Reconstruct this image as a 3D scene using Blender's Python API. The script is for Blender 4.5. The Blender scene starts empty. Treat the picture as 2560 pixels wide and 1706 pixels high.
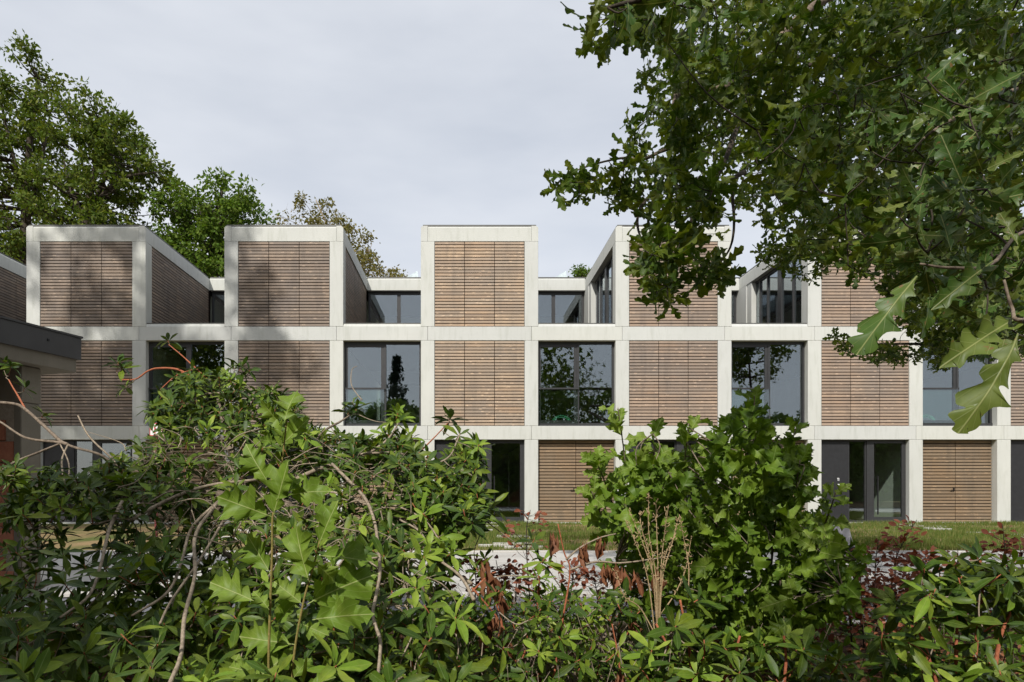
import bpy, bmesh, math, random
import numpy as np
from mathutils import Vector, Matrix

random.seed(7)
RNG = np.random.default_rng(11)
scene = bpy.context.scene
COL = scene.collection

# ------------------------------------------------------------------ camera
FPX, VPX, VPY, EYE = 1706.67, 1160.0, 1215.0, 1.12
cam_d = bpy.data.cameras.new('camera')
cam = bpy.data.objects.new('camera', cam_d); COL.objects.link(cam)
cam_d.sensor_width = 36.0; cam_d.lens = 24.0; cam_d.sensor_fit = 'HORIZONTAL'
cam_d.shift_x = (1280 - VPX) / 2560.0
cam_d.shift_y = (VPY - 853) / 2560.0
cam_d.clip_start = 0.05; cam_d.clip_end = 2000
cam.location = (0, 0, EYE); cam.rotation_euler = (math.pi / 2, 0, 0)
scene.camera = cam

# ------------------------------------------------------------------ world, sun, exposure
SUN = Vector((0.38, 1.10, -1.0)).normalized()          # direction the light travels
sun_el = math.asin(-SUN.z)
sun_az = math.atan2(-SUN.x, -SUN.y)                    # from +Y towards +X
world = bpy.data.worlds.new('World'); scene.world = world; world.use_nodes = True
wn = world.node_tree.nodes; wl = world.node_tree.links; wn.clear()
w_out = wn.new('ShaderNodeOutputWorld')
w_sky = wn.new('ShaderNodeTexSky'); w_sky.sky_type = 'NISHITA'; w_sky.sun_disc = False
w_sky.sun_elevation = sun_el; w_sky.sun_rotation = sun_az; w_sky.air_density = 1.0; w_sky.dust_density = 2.0
w_bg = wn.new('ShaderNodeBackground'); w_bg.inputs[1].default_value = 0.10
w_cl = wn.new('ShaderNodeBackground'); w_cl.inputs[0].default_value = (0.90, 0.935, 1.0, 1); w_cl.inputs[1].default_value = 0.86
w_tc = wn.new('ShaderNodeTexCoord')
w_mp = wn.new('ShaderNodeMapping'); w_mp.inputs['Scale'].default_value = (1.0, 1.0, 3.2); w_mp.inputs['Rotation'].default_value = (0.1, 0.25, 0.3)
w_nz = wn.new('ShaderNodeTexNoise'); w_nz.inputs['Scale'].default_value = 1.7; w_nz.inputs['Detail'].default_value = 5; w_nz.inputs['Roughness'].default_value = 0.5
w_mr = wn.new('ShaderNodeMapRange'); w_mr.inputs['From Min'].default_value = 0.3; w_mr.inputs['From Max'].default_value = 0.68
w_mr.inputs['To Min'].default_value = 0.56; w_mr.inputs['To Max'].default_value = 0.97
w_mx = wn.new('ShaderNodeMixShader')
wl.new(w_tc.outputs['Generated'], w_mp.inputs[0]); wl.new(w_mp.outputs[0], w_nz.inputs['Vector'])
wl.new(w_nz.outputs[0], w_mr.inputs[0]); wl.new(w_mr.outputs[0], w_mx.inputs[0])
wl.new(w_sky.outputs[0], w_bg.inputs[0]); wl.new(w_bg.outputs[0], w_mx.inputs[1]); wl.new(w_cl.outputs[0], w_mx.inputs[2])
wl.new(w_mx.outputs[0], w_out.inputs[0])

sun_d = bpy.data.lights.new('sun', 'SUN'); sun_d.energy = 4.0; sun_d.angle = math.radians(1.0); sun_d.color = (1.0, 0.965, 0.905)
sun_o = bpy.data.objects.new('sun', sun_d); COL.objects.link(sun_o)
sun_o.rotation_euler = SUN.to_track_quat('-Z', 'Y').to_euler(); sun_o.location = (-20, -40, 40)

scene.view_settings.view_transform = 'Standard'; scene.view_settings.look = 'None'
scene.view_settings.exposure = 0.12; scene.view_settings.gamma = 1.0
scene.render.engine = 'CYCLES'
scene.cycles.max_bounces = 7; scene.cycles.transparent_max_bounces = 10
scene.cycles.caustics_reflective = False; scene.cycles.caustics_refractive = False
scene.cycles.use_denoising = True
scene.cycles.sample_clamp_indirect = 4.0

# ------------------------------------------------------------------ helpers
def at(px, py, d):
    return Vector(((px - VPX) / FPX * d, d, EYE + (VPY - py) / FPX * d))
def PX(o): return (o.x / o.y * FPX + VPX, VPY - (o.z - EYE) / o.y * FPX)
def inpoly(x, y, poly):
    c = False; j = len(poly) - 1
    for i in range(len(poly)):
        xi, yi = poly[i]; xj, yj = poly[j]
        if (yi > y) != (yj > y) and x < (xj - xi) * (y - yi) / (yj - yi) + xi: c = not c
        j = i
    return c
def polysample(poly, n):
    xs = [p[0] for p in poly]; ys = [p[1] for p in poly]; out = []
    while len(out) < n:
        x = random.uniform(min(xs), max(xs)); y = random.uniform(min(ys), max(ys))
        if inpoly(x, y, poly): out.append((x, y))
    return out
def interp(x, pts):
    return float(np.interp(x, [p[0] for p in pts], [p[1] for p in pts]))
def rv(s=1.0): return Vector((random.uniform(-s, s), random.uniform(-s, s), random.uniform(-s, s)))

def tag(o, label=None, cat=None, group=None, kind=None):
    if label: o['label'] = label
    if cat: o['category'] = cat
    if group: o['group'] = group
    if kind: o['kind'] = kind
    return o
def empty(name, loc, label, cat, group=None):
    o = bpy.data.objects.new(name, None); COL.objects.link(o); o.location = loc
    o.empty_display_size = 0.2
    return tag(o, label, cat, group)
def link(name, me, mat=None, parent=None):
    o = bpy.data.objects.new(name, me); COL.objects.link(o)
    if mat and not me.materials: me.materials.append(mat)
    if parent: o.parent = parent
    return o

WLOC = {}
def wloc(o):
    v = Vector((0, 0, 0))
    while o is not None:
        v += o.location; o = o.parent
    return v

def box(name, x0, x1, y0, y1, z0, z1, mat, parent=None, bev=0.0, origin=True):
    """a box given in world coordinates, its origin at its own centre"""
    c = Vector(((x0 + x1) / 2, (y0 + y1) / 2, (z0 + z1) / 2))
    bm = bmesh.new(); bmesh.ops.create_cube(bm, size=1.0)
    bmesh.ops.scale(bm, verts=bm.verts, vec=(abs(x1 - x0), abs(y1 - y0), abs(z1 - z0)))
    if bev: bmesh.ops.bevel(bm, geom=bm.edges[:], offset=bev, segments=1, affect='EDGES')
    me = bpy.data.meshes.new(name); bm.to_mesh(me); bm.free()
    o = link(name, me, mat, parent)
    o.location = c - (wloc(parent) if parent else Vector((0, 0, 0)))
    return o

def prism(name, prof, axis, a0, a1, mat, parent=None):
    """extrude a closed 2D profile. axis 'x': prof=(y,z); 'y': prof=(x,z); 'z': prof=(x,y)"""
    n = len(prof); vs = []
    for a in (a0, a1):
        for p in prof:
            vs.append({'x': (a, p[0], p[1]), 'y': (p[0], a, p[1]), 'z': (p[0], p[1], a)}[axis])
    fs = [tuple(range(n)), tuple(range(2 * n - 1, n - 1, -1))]
    for i in range(n):
        j = (i + 1) % n; fs.append((i, n + i, n + j, j))
    base = wloc(parent) if parent else Vector((0, 0, 0))
    c = sum((Vector(v) for v in vs), Vector()) / len(vs)
    me = bpy.data.meshes.new(name); me.from_pydata([Vector(v) - c for v in vs], [], fs)
    bm = bmesh.new(); bm.from_mesh(me); bmesh.ops.recalc_face_normals(bm, faces=bm.faces); bm.to_mesh(me); bm.free()
    o = link(name, me, mat, parent); o.location = c - base
    return o

def crom(pts, per=6):
    """Catmull-Rom through Vectors"""
    if len(pts) < 3:
        a, b = pts[0], pts[-1]
        return [a.lerp(b, i / per) for i in range(per + 1)]
    P = [pts[0] * 2 - pts[1]] + list(pts) + [pts[-1] * 2 - pts[-2]]; out = []
    for i in range(1, len(P) - 2):
        p0, p1, p2, p3 = P[i - 1:i + 3]
        for k in range(per):
            t = k / per
            out.append(0.5 * ((2 * p1) + (p2 - p0) * t + (2 * p0 - 5 * p1 + 4 * p2 - p3) * t * t + (3 * p1 - p0 - 3 * p2 + p3) * t ** 3))
    out.append(pts[-1].copy()); return out

class Acc:
    def __init__(s): s.v = []; s.f = []
    def tube(s, pts, r0, r1, sides=5, wob=0.0):
        n = len(pts); b = len(s.v)
        up = Vector((0.3, 0.9, 0.2)).normalized()
        for i, p in enumerate(pts):
            d = (pts[min(i + 1, n - 1)] - pts[max(i - 1, 0)])
            if d.length < 1e-9: d = Vector((0, 0, 1))
            d.normalize(); u = d.cross(up)
            if u.length < 1e-3: u = d.cross(Vector((1, 0, 0)))
            u.normalize(); w = d.cross(u); r = r0 + (r1 - r0) * i / max(1, n - 1)
            for k in range(sides):
                a = 2 * math.pi * k / sides; rr = r * (1 + random.uniform(-wob, wob))
                s.v.append(p + u * (math.cos(a) * rr) + w * (math.sin(a) * rr))
        for i in range(n - 1):
            for k in range(sides):
                k2 = (k + 1) % sides
                s.f.append((b + i * sides + k, b + i * sides + k2, b + (i + 1) * sides + k2, b + (i + 1) * sides + k))
        s.f.append(tuple(b + (n - 1) * sides + k for k in range(sides)))
        s.f.append(tuple(b + k for k in reversed(range(sides))))
    def build(s, name, mat, parent=None, smooth=True):
        if not s.v: return None
        base = wloc(parent) if parent else Vector((0, 0, 0))
        me = bpy.data.meshes.new(name); me.from_pydata([v - base for v in s.v], [], s.f)
        if smooth: me.polygons.foreach_set('use_smooth', np.ones(len(me.polygons), bool))
        return link(name, me, mat, parent)

# ------------------------------------------------------------------ materials
def M(name):
    m = bpy.data.materials.new(name); m.use_nodes = True
    nt = m.node_tree; nt.nodes.clear()
    out = nt.nodes.new('ShaderNodeOutputMaterial')
    return m, nt, out
def N(nt, t, **kw):
    n = nt.nodes.new(t)
    for k, v in kw.items():
        if k.startswith('i_'): n.inputs[k[2:].replace('_', ' ')].default_value = v
        else: setattr(n, k, v)
    return n
def L(nt, a, b): nt.links.new(a, b)
def ramp(nt, fac, stops):
    r = nt.nodes.new('ShaderNodeValToRGB'); e = r.color_ramp.elements
    e[0].position, e[0].color = stops[0][0], (*stops[0][1], 1); e[1].position, e[1].color = stops[-1][0], (*stops[-1][1], 1)
    for p, c in stops[1:-1]:
        x = e.new(p); x.color = (*c, 1)
    L(nt, fac, r.inputs[0]); return r.outputs[0]
def mixc(nt, fac, a, b, mode='MIX'):
    n = nt.nodes.new('ShaderNodeMix'); n.data_type = 'RGBA'; n.blend_type = mode
    for s, v in ((n.inputs[0], fac), (n.inputs[6], a), (n.inputs[7], b)):
        if isinstance(v, (int, float)): s.default_value = v
        elif isinstance(v, tuple): s.default_value = (*v, 1)
        else: L(nt, v, s)
    return n.outputs[2]
def math_(nt, op, a, b=None, c=None):
    n = nt.nodes.new('ShaderNodeMath'); n.operation = op
    for i, v in enumerate((a, b, c)):
        if v is None: continue
        if isinstance(v, (int, float)): n.inputs[i].default_value = v
        else: L(nt, v, n.inputs[i])
    return n.outputs[0]
def bump(nt, h, dist, strength=1.0):
    b = nt.nodes.new('ShaderNodeBump'); b.inputs['Distance'].default_value = dist; b.inputs['Strength'].default_value = strength
    L(nt, h, b.inputs['Height']); return b.outputs[0]
def noise(nt, vec, scale, detail=4, rough=0.55):
    n = N(nt, 'ShaderNodeTexNoise', i_Scale=scale, i_Detail=detail, i_Roughness=rough)
    if vec is not None: L(nt, vec, n.inputs['Vector'])
    return n.outputs[0]
def prin(nt, out, col, rough=0.6, spec=0.5, nrm=None, metal=0.0):
    p = nt.nodes.new('ShaderNodeBsdfPrincipled')
    if isinstance(col, tuple): p.inputs['Base Color'].default_value = (*col, 1)
    else: L(nt, col, p.inputs['Base Color'])
    if isinstance(rough, (int, float)): p.inputs['Roughness'].default_value = rough
    else: L(nt, rough, p.inputs['Roughness'])
    p.inputs['Specular IOR Level'].default_value = spec; p.inputs['Metallic'].default_value = metal
    if nrm is not None: L(nt, nrm, p.inputs['Normal'])
    if out is not None: L(nt, p.outputs[0], out.inputs[0])
    return p

def mat_simple(name, col, rough=0.5, spec=0.4, nscale=8.0, var=0.15, metal=0.0, bumpd=0.0):
    m, nt, out = M(name); g = N(nt, 'ShaderNodeNewGeometry')
    f = noise(nt, g.outputs['Position'], nscale, 5)
    c = ramp(nt, f, [(0.3, tuple(x * (1 - var) for x in col)), (0.7, tuple(min(1, x * (1 + var)) for x in col))])
    prin(nt, out, c, rough, spec, bump(nt, f, bumpd) if bumpd else None, metal); return m

def mat_concrete(name, col, stain=0.12):
    m, nt, out = M(name); g = N(nt, 'ShaderNodeNewGeometry'); oi = N(nt, 'ShaderNodeObjectInfo')
    big = noise(nt, g.outputs['Position'], 0.9, 4)
    mp = N(nt, 'ShaderNodeMapping', i_Scale=(5.0, 5.0, 0.7)); L(nt, g.outputs['Position'], mp.inputs[0])
    streak = noise(nt, mp.outputs[0], 1.6, 5, 0.65); fine = noise(nt, g.outputs['Position'], 60, 3)
    c = ramp(nt, big, [(0.3, tuple(x * (1 - stain * 0.6) for x in col)), (0.7, col)])
    c = mixc(nt, math_(nt, 'MULTIPLY', N_maprange(nt, streak, 0.50, 0.75), 0.55), c, (col[0] * .70, col[1] * .71, col[2] * .66))
    c = mixc(nt, 1.0, c, ramp(nt, oi.outputs['Random'], [(0, (0.95, 0.95, 0.96)), (1, (1, 0.995, 0.975))]), 'MULTIPLY')
    # pinholes in the cast face
    vo = N(nt, 'ShaderNodeTexVoronoi', i_Scale=9.0); L(nt, g.outputs['Position'], vo.inputs['Vector'])
    hole = math_(nt, 'LESS_THAN', vo.outputs['Distance'], 0.05)
    c = mixc(nt, math_(nt, 'MULTIPLY', hole, 0.25), c, tuple(x * 0.4 for x in col))
    prin(nt, out, c, 0.75, 0.25, bump(nt, fine, 0.0012)); return m
def N_maprange(nt, v, a, b, c=0.0, d=1.0):
    n = nt.nodes.new('ShaderNodeMapRange'); n.inputs[1].default_value = a; n.inputs[2].default_value = b
    n.inputs[3].default_value = c; n.inputs[4].default_value = d; L(nt, v, n.inputs[0]); return n.outputs[0]

def mat_wood(name, cols, grey, greyamt):
    m, nt, out = M(name); tc = N(nt, 'ShaderNodeTexCoord'); oi = N(nt, 'ShaderNodeObjectInfo'); g = N(nt, 'ShaderNodeNewGeometry')
    at_ = N(nt, 'ShaderNodeAttribute', attribute_name='rnd')
    r = math_(nt, 'FRACT', math_(nt, 'ADD', oi.outputs['Random'], at_.outputs['Fac']))
    off = N(nt, 'ShaderNodeCombineXYZ'); L(nt, math_(nt, 'MULTIPLY', r, 47.0), off.inputs[0]); L(nt, math_(nt, 'MULTIPLY', r, 19.0), off.inputs[1]); L(nt, math_(nt, 'MULTIPLY', r, 83.0), off.inputs[2])
    add = N(nt, 'ShaderNodeVectorMath', operation='ADD'); L(nt, tc.outputs['Object'], add.inputs[0]); L(nt, off.outputs[0], add.inputs[1])
    mp = N(nt, 'ShaderNodeMapping', i_Scale=(1.6, 14, 22)); L(nt, add.outputs[0], mp.inputs[0])
    grain = noise(nt, mp.outputs[0], 2.2, 6, 0.6)
    base = ramp(nt, r, [(0.0, cols[0]), (0.35, cols[1]), (0.7, cols[2]), (1.0, cols[3])])
    c = mixc(nt, N_maprange(nt, grain, 0.35, 0.75), base, tuple(x * 0.7 for x in cols[1]))
    patch = noise(nt, g.outputs['Position'], 0.55, 6, 0.7)
    c = mixc(nt, math_(nt, 'MULTIPLY', N_maprange(nt, patch, 0.35, 0.7), greyamt), c, grey)
    ms = N(nt, 'ShaderNodeMapping', i_Scale=(3.0, 3.0, 0.35)); L(nt, g.outputs['Position'], ms.inputs[0])
    c = mixc(nt, N_maprange(nt, noise(nt, ms.outputs[0], 1.3, 5, 0.6), 0.5, 0.78, 0, 0.5), c, tuple(x * 0.6 for x in grey))
    # pale flare round each knot and the dark knot itself
    mk = N(nt, 'ShaderNodeMapping', i_Scale=(3.2, 1.0, 11.0)); L(nt, add.outputs[0], mk.inputs[0])
    vo = N(nt, 'ShaderNodeTexVoronoi', i_Scale=1.0, i_Randomness=1.0); L(nt, mk.outputs[0], vo.inputs['Vector'])
    c = mixc(nt, N_maprange(nt, vo.outputs['Distance'], 0.24, 0.10, 0, 0.55), c, tuple(min(1, x * 1.5) for x in cols[1]))
    c = mixc(nt, N_maprange(nt, vo.outputs['Distance'], 0.10, 0.05, 0, 0.8), c, tuple(x * 0.3 for x in cols[1]))
    prin(nt, out, c, 0.65, 0.3, bump(nt, grain, 0.0015)); return m

def mat_glass(name, refl=0.2, tint=(0.62, 0.68, 0.66)):
    m, nt, out = M(name)
    fr = N(nt, 'ShaderNodeLayerWeight', i_Blend=0.5)
    gl = N(nt, 'ShaderNodeBsdfGlossy'); gl.inputs['Color'].default_value = (0.86, 0.93, 1.0, 1); gl.inputs['Roughness'].default_value = 0.0
    tr = N(nt, 'ShaderNodeBsdfTransparent'); tr.inputs['Color'].default_value = (*tint, 1)
    mx = N(nt, 'ShaderNodeMixShader')
    L(nt, math_(nt, 'MINIMUM', math_(nt, 'ADD', math_(nt, 'MULTIPLY', math_(nt, 'POWER', fr.outputs['Facing'], 4.0), 0.8), refl), 0.95), mx.inputs[0])
    L(nt, tr.outputs[0], mx.inputs[1]); L(nt, gl.outputs[0], mx.inputs[2]); L(nt, mx.outputs[0], out.inputs[0]); return m

def mat_leaf(name, c0, c1, c2, trans=0.3, rough=0.42, spec=0.38, vein=(0.30, 0.38, 0.12), nv=7.0, slope=2.2, vamt=0.5, spots=0.0, tcol=None):
    m, nt, out = M(name); oi = N(nt, 'ShaderNodeObjectInfo'); uv = N(nt, 'ShaderNodeUVMap')
    at_ = N(nt, 'ShaderNodeAttribute', attribute_name='rnd'); g = N(nt, 'ShaderNodeNewGeometry')
    r = math_(nt, 'FRACT', math_(nt, 'ADD', oi.outputs['Random'], at_.outputs['Fac']))
    c = ramp(nt, r, [(0.0, c0), (0.55, c1), (1.0, c2)])
    pt = noise(nt, g.outputs['Position'], 24, 3)
    c = mixc(nt, N_maprange(nt, pt, 0.42, 0.72, 0, 0.6), c, tuple(x * 0.5 for x in c1))
    pt2 = noise(nt, g.outputs['Position'], 9, 4); c = mixc(nt, N_maprange(nt, pt2, 0.5, 0.78, 0, 0.55), c, (c2[0] * 1.15, c2[1], c2[2]))
    if spots:
        sp = noise(nt, g.outputs['Position'], 70, 2)
        c = mixc(nt, N_maprange(nt, sp, 0.66, 0.72, 0, spots), c, (0.20, 0.11, 0.04))
    sx = N(nt, 'ShaderNodeSeparateXYZ'); L(nt, uv.outputs[0], sx.inputs[0])
    au = math_(nt, 'ABSOLUTE', math_(nt, 'SUBTRACT', sx.outputs[0], 0.5))
    mid = N_maprange(nt, au, 0.011, 0.004)
    st = math_(nt, 'FRACT', math_(nt, 'SUBTRACT', math_(nt, 'MULTIPLY', sx.outputs[1], nv), math_(nt, 'MULTIPLY', au, nv * slope)))
    side = N_maprange(nt, math_(nt, 'ABSOLUTE', math_(nt, 'SUBTRACT', st, 0.5)), 0.045, 0.012, 0, 0.4)
    v = math_(nt, 'MAXIMUM', mid, side)
    c = mixc(nt, math_(nt, 'MULTIPLY', v, vamt), c, vein)
    p = prin(nt, None, c, rough, spec, bump(nt, v, 0.0012, 0.6))
    tl = N(nt, 'ShaderNodeBsdfTranslucent')
    tc = mixc(nt, 1.0, c, tcol or (1.5, 1.55, 0.55), 'MULTIPLY'); L(nt, tc, tl.inputs[0])
    mx = N(nt, 'ShaderNodeMixShader', i_Fac=trans)
    L(nt, p.outputs[0], mx.inputs[1]); L(nt, tl.outputs[0], mx.inputs[2]); L(nt, mx.outputs[0], out.inputs[0]); return m

def mat_bark(name, a, b, scale=30):
    m, nt, out = M(name); g = N(nt, 'ShaderNodeNewGeometry'); f = noise(nt, g.outputs['Position'], scale, 5, 0.65)
    prin(nt, out, ramp(nt, f, [(0.3, a), (0.7, b)]), 0.85, 0.2, bump(nt, f, 0.004)); return m

MT = {}
MT['concrete'] = mat_concrete('pale_concrete', (0.575, 0.58, 0.545))
MT['old_concrete'] = mat_concrete('weathered_concrete', (0.21, 0.185, 0.145), 0.5)
MT['joint'] = mat_simple('joint_grey', (0.22, 0.21, 0.19), 0.9, 0.1)
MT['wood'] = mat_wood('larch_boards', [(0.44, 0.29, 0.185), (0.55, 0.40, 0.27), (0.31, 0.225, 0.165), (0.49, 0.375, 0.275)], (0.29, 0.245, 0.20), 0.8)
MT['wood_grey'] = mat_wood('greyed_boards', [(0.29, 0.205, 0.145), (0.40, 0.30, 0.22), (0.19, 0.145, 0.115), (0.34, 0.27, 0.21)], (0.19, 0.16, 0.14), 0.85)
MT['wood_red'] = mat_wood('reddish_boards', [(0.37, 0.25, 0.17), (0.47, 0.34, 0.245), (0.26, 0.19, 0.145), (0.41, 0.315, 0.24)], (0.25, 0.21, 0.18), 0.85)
MT['wood2'] = mat_wood('brown_boards', [(0.24, 0.16, 0.092), (0.315, 0.212, 0.125), (0.19, 0.13, 0.08), (0.28, 0.195, 0.12)], (0.23, 0.185, 0.135), 0.7)
MT['back'] = mat_simple('black_membrane', (0.022, 0.014, 0.011), 0.9, 0.1)
MT['frame'] = mat_simple('anthracite_frame', (0.035, 0.035, 0.036), 0.42, 0.45)
MT['panel'] = mat_simple('anthracite_panel', (0.022, 0.022, 0.024), 0.5, 0.4)
MT['cap'] = mat_simple('zinc_cap', (0.10, 0.098, 0.09), 0.45, 0.5, metal=0.4)
MT['glass'] = mat_glass('window_glass', 0.155, (0.88, 0.92, 0.90))
MT['glass2'] = mat_glass('clear_glass', 0.10, (0.85, 0.9, 0.88))
MT['plaster'] = mat_simple('interior_plaster', (0.76, 0.79, 0.70), 0.9, 0.1, 2.0, 0.05)
MT['floor'] = mat_simple('interior_floor', (0.12, 0.10, 0.08), 0.5, 0.3)
MT['roof'] = mat_simple('roof_membrane', (0.05, 0.05, 0.05), 0.9, 0.1)
MT['black'] = mat_simple('black_rubber', (0.012, 0.012, 0.013), 0.6, 0.3)
MT['white'] = mat_simple('white_enamel', (0.75, 0.75, 0.74), 0.35, 0.4, var=0.05)
MT['red'] = mat_simple('red_enamel', (0.55, 0.02, 0.02), 0.4, 0.4)
MT['shaded_red'] = mat_simple('shaded_red_paint', (0.15, 0.035, 0.035), 0.5, 0.3)  # red of the post, its colour darkened for the shade on it
MT['grey'] = mat_simple('grey_board', (0.42, 0.40, 0.40), 0.8, 0.2)
MT['hose'] = mat_simple('green_hose', (0.10, 0.50, 0.28), 0.4, 0.4)
MT['fascia'] = mat_simple('dark_fascia', (0.055, 0.053, 0.052), 0.55, 0.35, 3)
MT['skyl'] = mat_simple('skylight_glass', (0.55, 0.62, 0.64), 0.08, 0.6)
MT['mortar'] = mat_simple('mortar', (0.36, 0.31, 0.25), 0.95, 0.1, 30, 0.2, bumpd=0.003)
m, nt, out = M('red_clay_block'); g = N(nt, 'ShaderNodeNewGeometry'); oi = N(nt, 'ShaderNodeObjectInfo')
f = noise(nt, g.outputs['Position'], 14, 5, 0.65)
c = mixc(nt, 1.0, ramp(nt, f, [(0.3, (0.36, 0.125, 0.07)), (0.7, (0.47, 0.19, 0.11))]), ramp(nt, oi.outputs['Random'], [(0, (0.8, 0.8, 0.8)), (1, (1.05, 1.1, 1.15))]), 'MULTIPLY')
prin(nt, out, c, 0.85, 0.2, bump(nt, f, 0.004)); MT['brick'] = m
m, nt, out = M('pale_road_concrete'); g = N(nt, 'ShaderNodeNewGeometry')  # pale mottled concrete of road, kerbs and pavers
f = noise(nt, g.outputs['Position'], 1.1, 6, 0.6); f2 = noise(nt, g.outputs['Position'], 45, 3)
c = mixc(nt, N_maprange(nt, f2, 0.4, 0.7, 0, 0.35), ramp(nt, f, [(0.3, (0.40, 0.38, 0.35)), (0.7, (0.56, 0.54, 0.50))]), (0.36, 0.34, 0.31))
prin(nt, out, c, 0.85, 0.2, bump(nt, f2, 0.003)); MT['road'] = m
MT['asphalt'] = mat_simple('grey_asphalt', (0.16, 0.16, 0.175), 0.85, 0.2, 50, 0.3, bumpd=0.004)
m, nt, out = M('lawn_soil'); g = N(nt, 'ShaderNodeNewGeometry')
f = noise(nt, g.outputs['Position'], 0.55, 5, 0.6); f2 = noise(nt, g.outputs['Position'], 30, 3)
c = mixc(nt, N_maprange(nt, f, 0.42, 0.6), (0.30, 0.21, 0.11), (0.10, 0.125, 0.035)); c = mixc(nt, N_maprange(nt, f2, 0.4, 0.8, 0, 0.5), c, (0.10, 0.07, 0.035))
prin(nt, out, c, 0.95, 0.1, bump(nt, f2, 0.02)); MT['lawn'] = m
m, nt, out = M('leaf_litter'); g = N(nt, 'ShaderNodeNewGeometry')
f = noise(nt, g.outputs['Position'], 12, 6, 0.7); vo = N(nt, 'ShaderNodeTexVoronoi', i_Scale=26.0); L(nt, g.outputs['Position'], vo.inputs['Vector'])
c = ramp(nt, f, [(0.3, (0.035, 0.022, 0.014)), (0.6, (0.11, 0.065, 0.035)), (0.8, (0.20, 0.12, 0.06))])
prin(nt, out, mixc(nt, 0.4, c, vo.outputs['Color'], 'MULTIPLY'), 0.95, 0.1, bump(nt, f, 0.03)); MT['soil'] = m
MT['bark'] = mat_bark('grey_brown_bark', (0.10, 0.075, 0.055), (0.30, 0.235, 0.175), 40)
MT['bark_pale'] = mat_bark('pale_twig_bark', (0.17, 0.13, 0.09), (0.42, 0.34, 0.25), 40)
MT['bark_dark'] = mat_bark('dark_oak_bark', (0.03, 0.024, 0.018), (0.095, 0.075, 0.055), 25)
MT['twig_red'] = mat_bark('red_twig', (0.26, 0.07, 0.035), (0.46, 0.17, 0.085), 60)
MT['stem_green'] = mat_bark('green_stem', (0.16, 0.15, 0.035), (0.30, 0.22, 0.08), 60)
MT['straw'] = mat_bark('dry_straw', (0.30, 0.20, 0.10), (0.50, 0.38, 0.22), 80)
MT['cutwood'] = mat_bark('cut_wood', (0.30, 0.22, 0.14), (0.45, 0.34, 0.23), 25)
MT['rhodo'] = mat_leaf('rhododendron_leaf', (0.025, 0.054, 0.006), (0.052, 0.102, 0.009), (0.16, 0.21, 0.018), 0.12, 0.42, 0.22, vein=(0.22, 0.30, 0.09), nv=11, vamt=0.35)
MT['rhodo_y'] = mat_leaf('young_leaf', (0.13, 0.22, 0.018), (0.19, 0.30, 0.03), (0.29, 0.36, 0.05), 0.18, 0.42, 0.22, vein=(0.30, 0.36, 0.10), nv=11, vamt=0.4)
MT['redoak'] = mat_leaf('red_oak_leaf', (0.145, 0.235, 0.026), (0.18, 0.275, 0.034), (0.235, 0.325, 0.055), 0.30, 0.48, 0.25, vein=(0.46, 0.50, 0.20), nv=6, slope=1.9, vamt=0.75)
MT['redoak2'] = mat_leaf('bush_oak_leaf', (0.068, 0.13, 0.012), (0.115, 0.20, 0.017), (0.19, 0.28, 0.03), 0.28, 0.46, 0.25, vein=(0.30, 0.38, 0.12), nv=6, slope=1.9, vamt=0.5)
MT['oak'] = mat_leaf('oak_leaf', (0.032, 0.066, 0.007), (0.062, 0.11, 0.010), (0.165, 0.195, 0.02), 0.34, 0.46, 0.25, vein=(0.26, 0.32, 0.10), nv=6, slope=1.7, vamt=0.4, spots=0.5)
MT['oak_near'] = mat_leaf('near_oak_leaf', (0.045, 0.10, 0.016), (0.075, 0.14, 0.022), (0.145, 0.18, 0.036), 0.22, 0.42, 0.28, vein=(0.36, 0.38, 0.15), nv=6, slope=1.7, vamt=0.65, spots=0.85, tcol=(1.25, 1.2, 0.6))
MT['bgleaf'] = mat_leaf('far_oak_leaf', (0.062, 0.105, 0.016), (0.09, 0.138, 0.02), (0.165, 0.18, 0.03), 0.33, 0.6, 0.15, vamt=0.0)
MT['bgleaf2'] = mat_leaf('far_green_leaf', (0.065, 0.125, 0.016), (0.095, 0.165, 0.02), (0.16, 0.215, 0.035), 0.32, 0.6, 0.15, vamt=0.0)
MT['birch'] = mat_leaf('birch_leaf', (0.13, 0.125, 0.03), (0.18, 0.17, 0.045), (0.24, 0.18, 0.06), 0.28, 0.5, 0.3, vamt=0.0)
MT['conifer'] = mat_leaf('conifer_needles', (0.012, 0.035, 0.018), (0.02, 0.05, 0.025), (0.03, 0.06, 0.03), 0.05, 0.6, 0.2, vamt=0.0)
MT['beech'] = mat_leaf('copper_leaf', (0.17, 0.05, 0.027), (0.25, 0.08, 0.042), (0.34, 0.13, 0.065), 0.2, 0.5, 0.3, vamt=0.0, tcol=(1.4, 0.9, 0.6))
MT['dead'] = mat_leaf('dead_leaf', (0.17, 0.065, 0.03), (0.26, 0.105, 0.05), (0.34, 0.16, 0.08), 0.12, 0.6, 0.25, vein=(0.36, 0.2, 0.1), vamt=0.4, tcol=(1.3, 0.9, 0.6))
MT['grass'] = mat_leaf('grass_blade', (0.075, 0.135, 0.02), (0.115, 0.17, 0.03), (0.27, 0.235, 0.09), 0.25, 0.6, 0.2, vamt=0.0)

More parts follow.
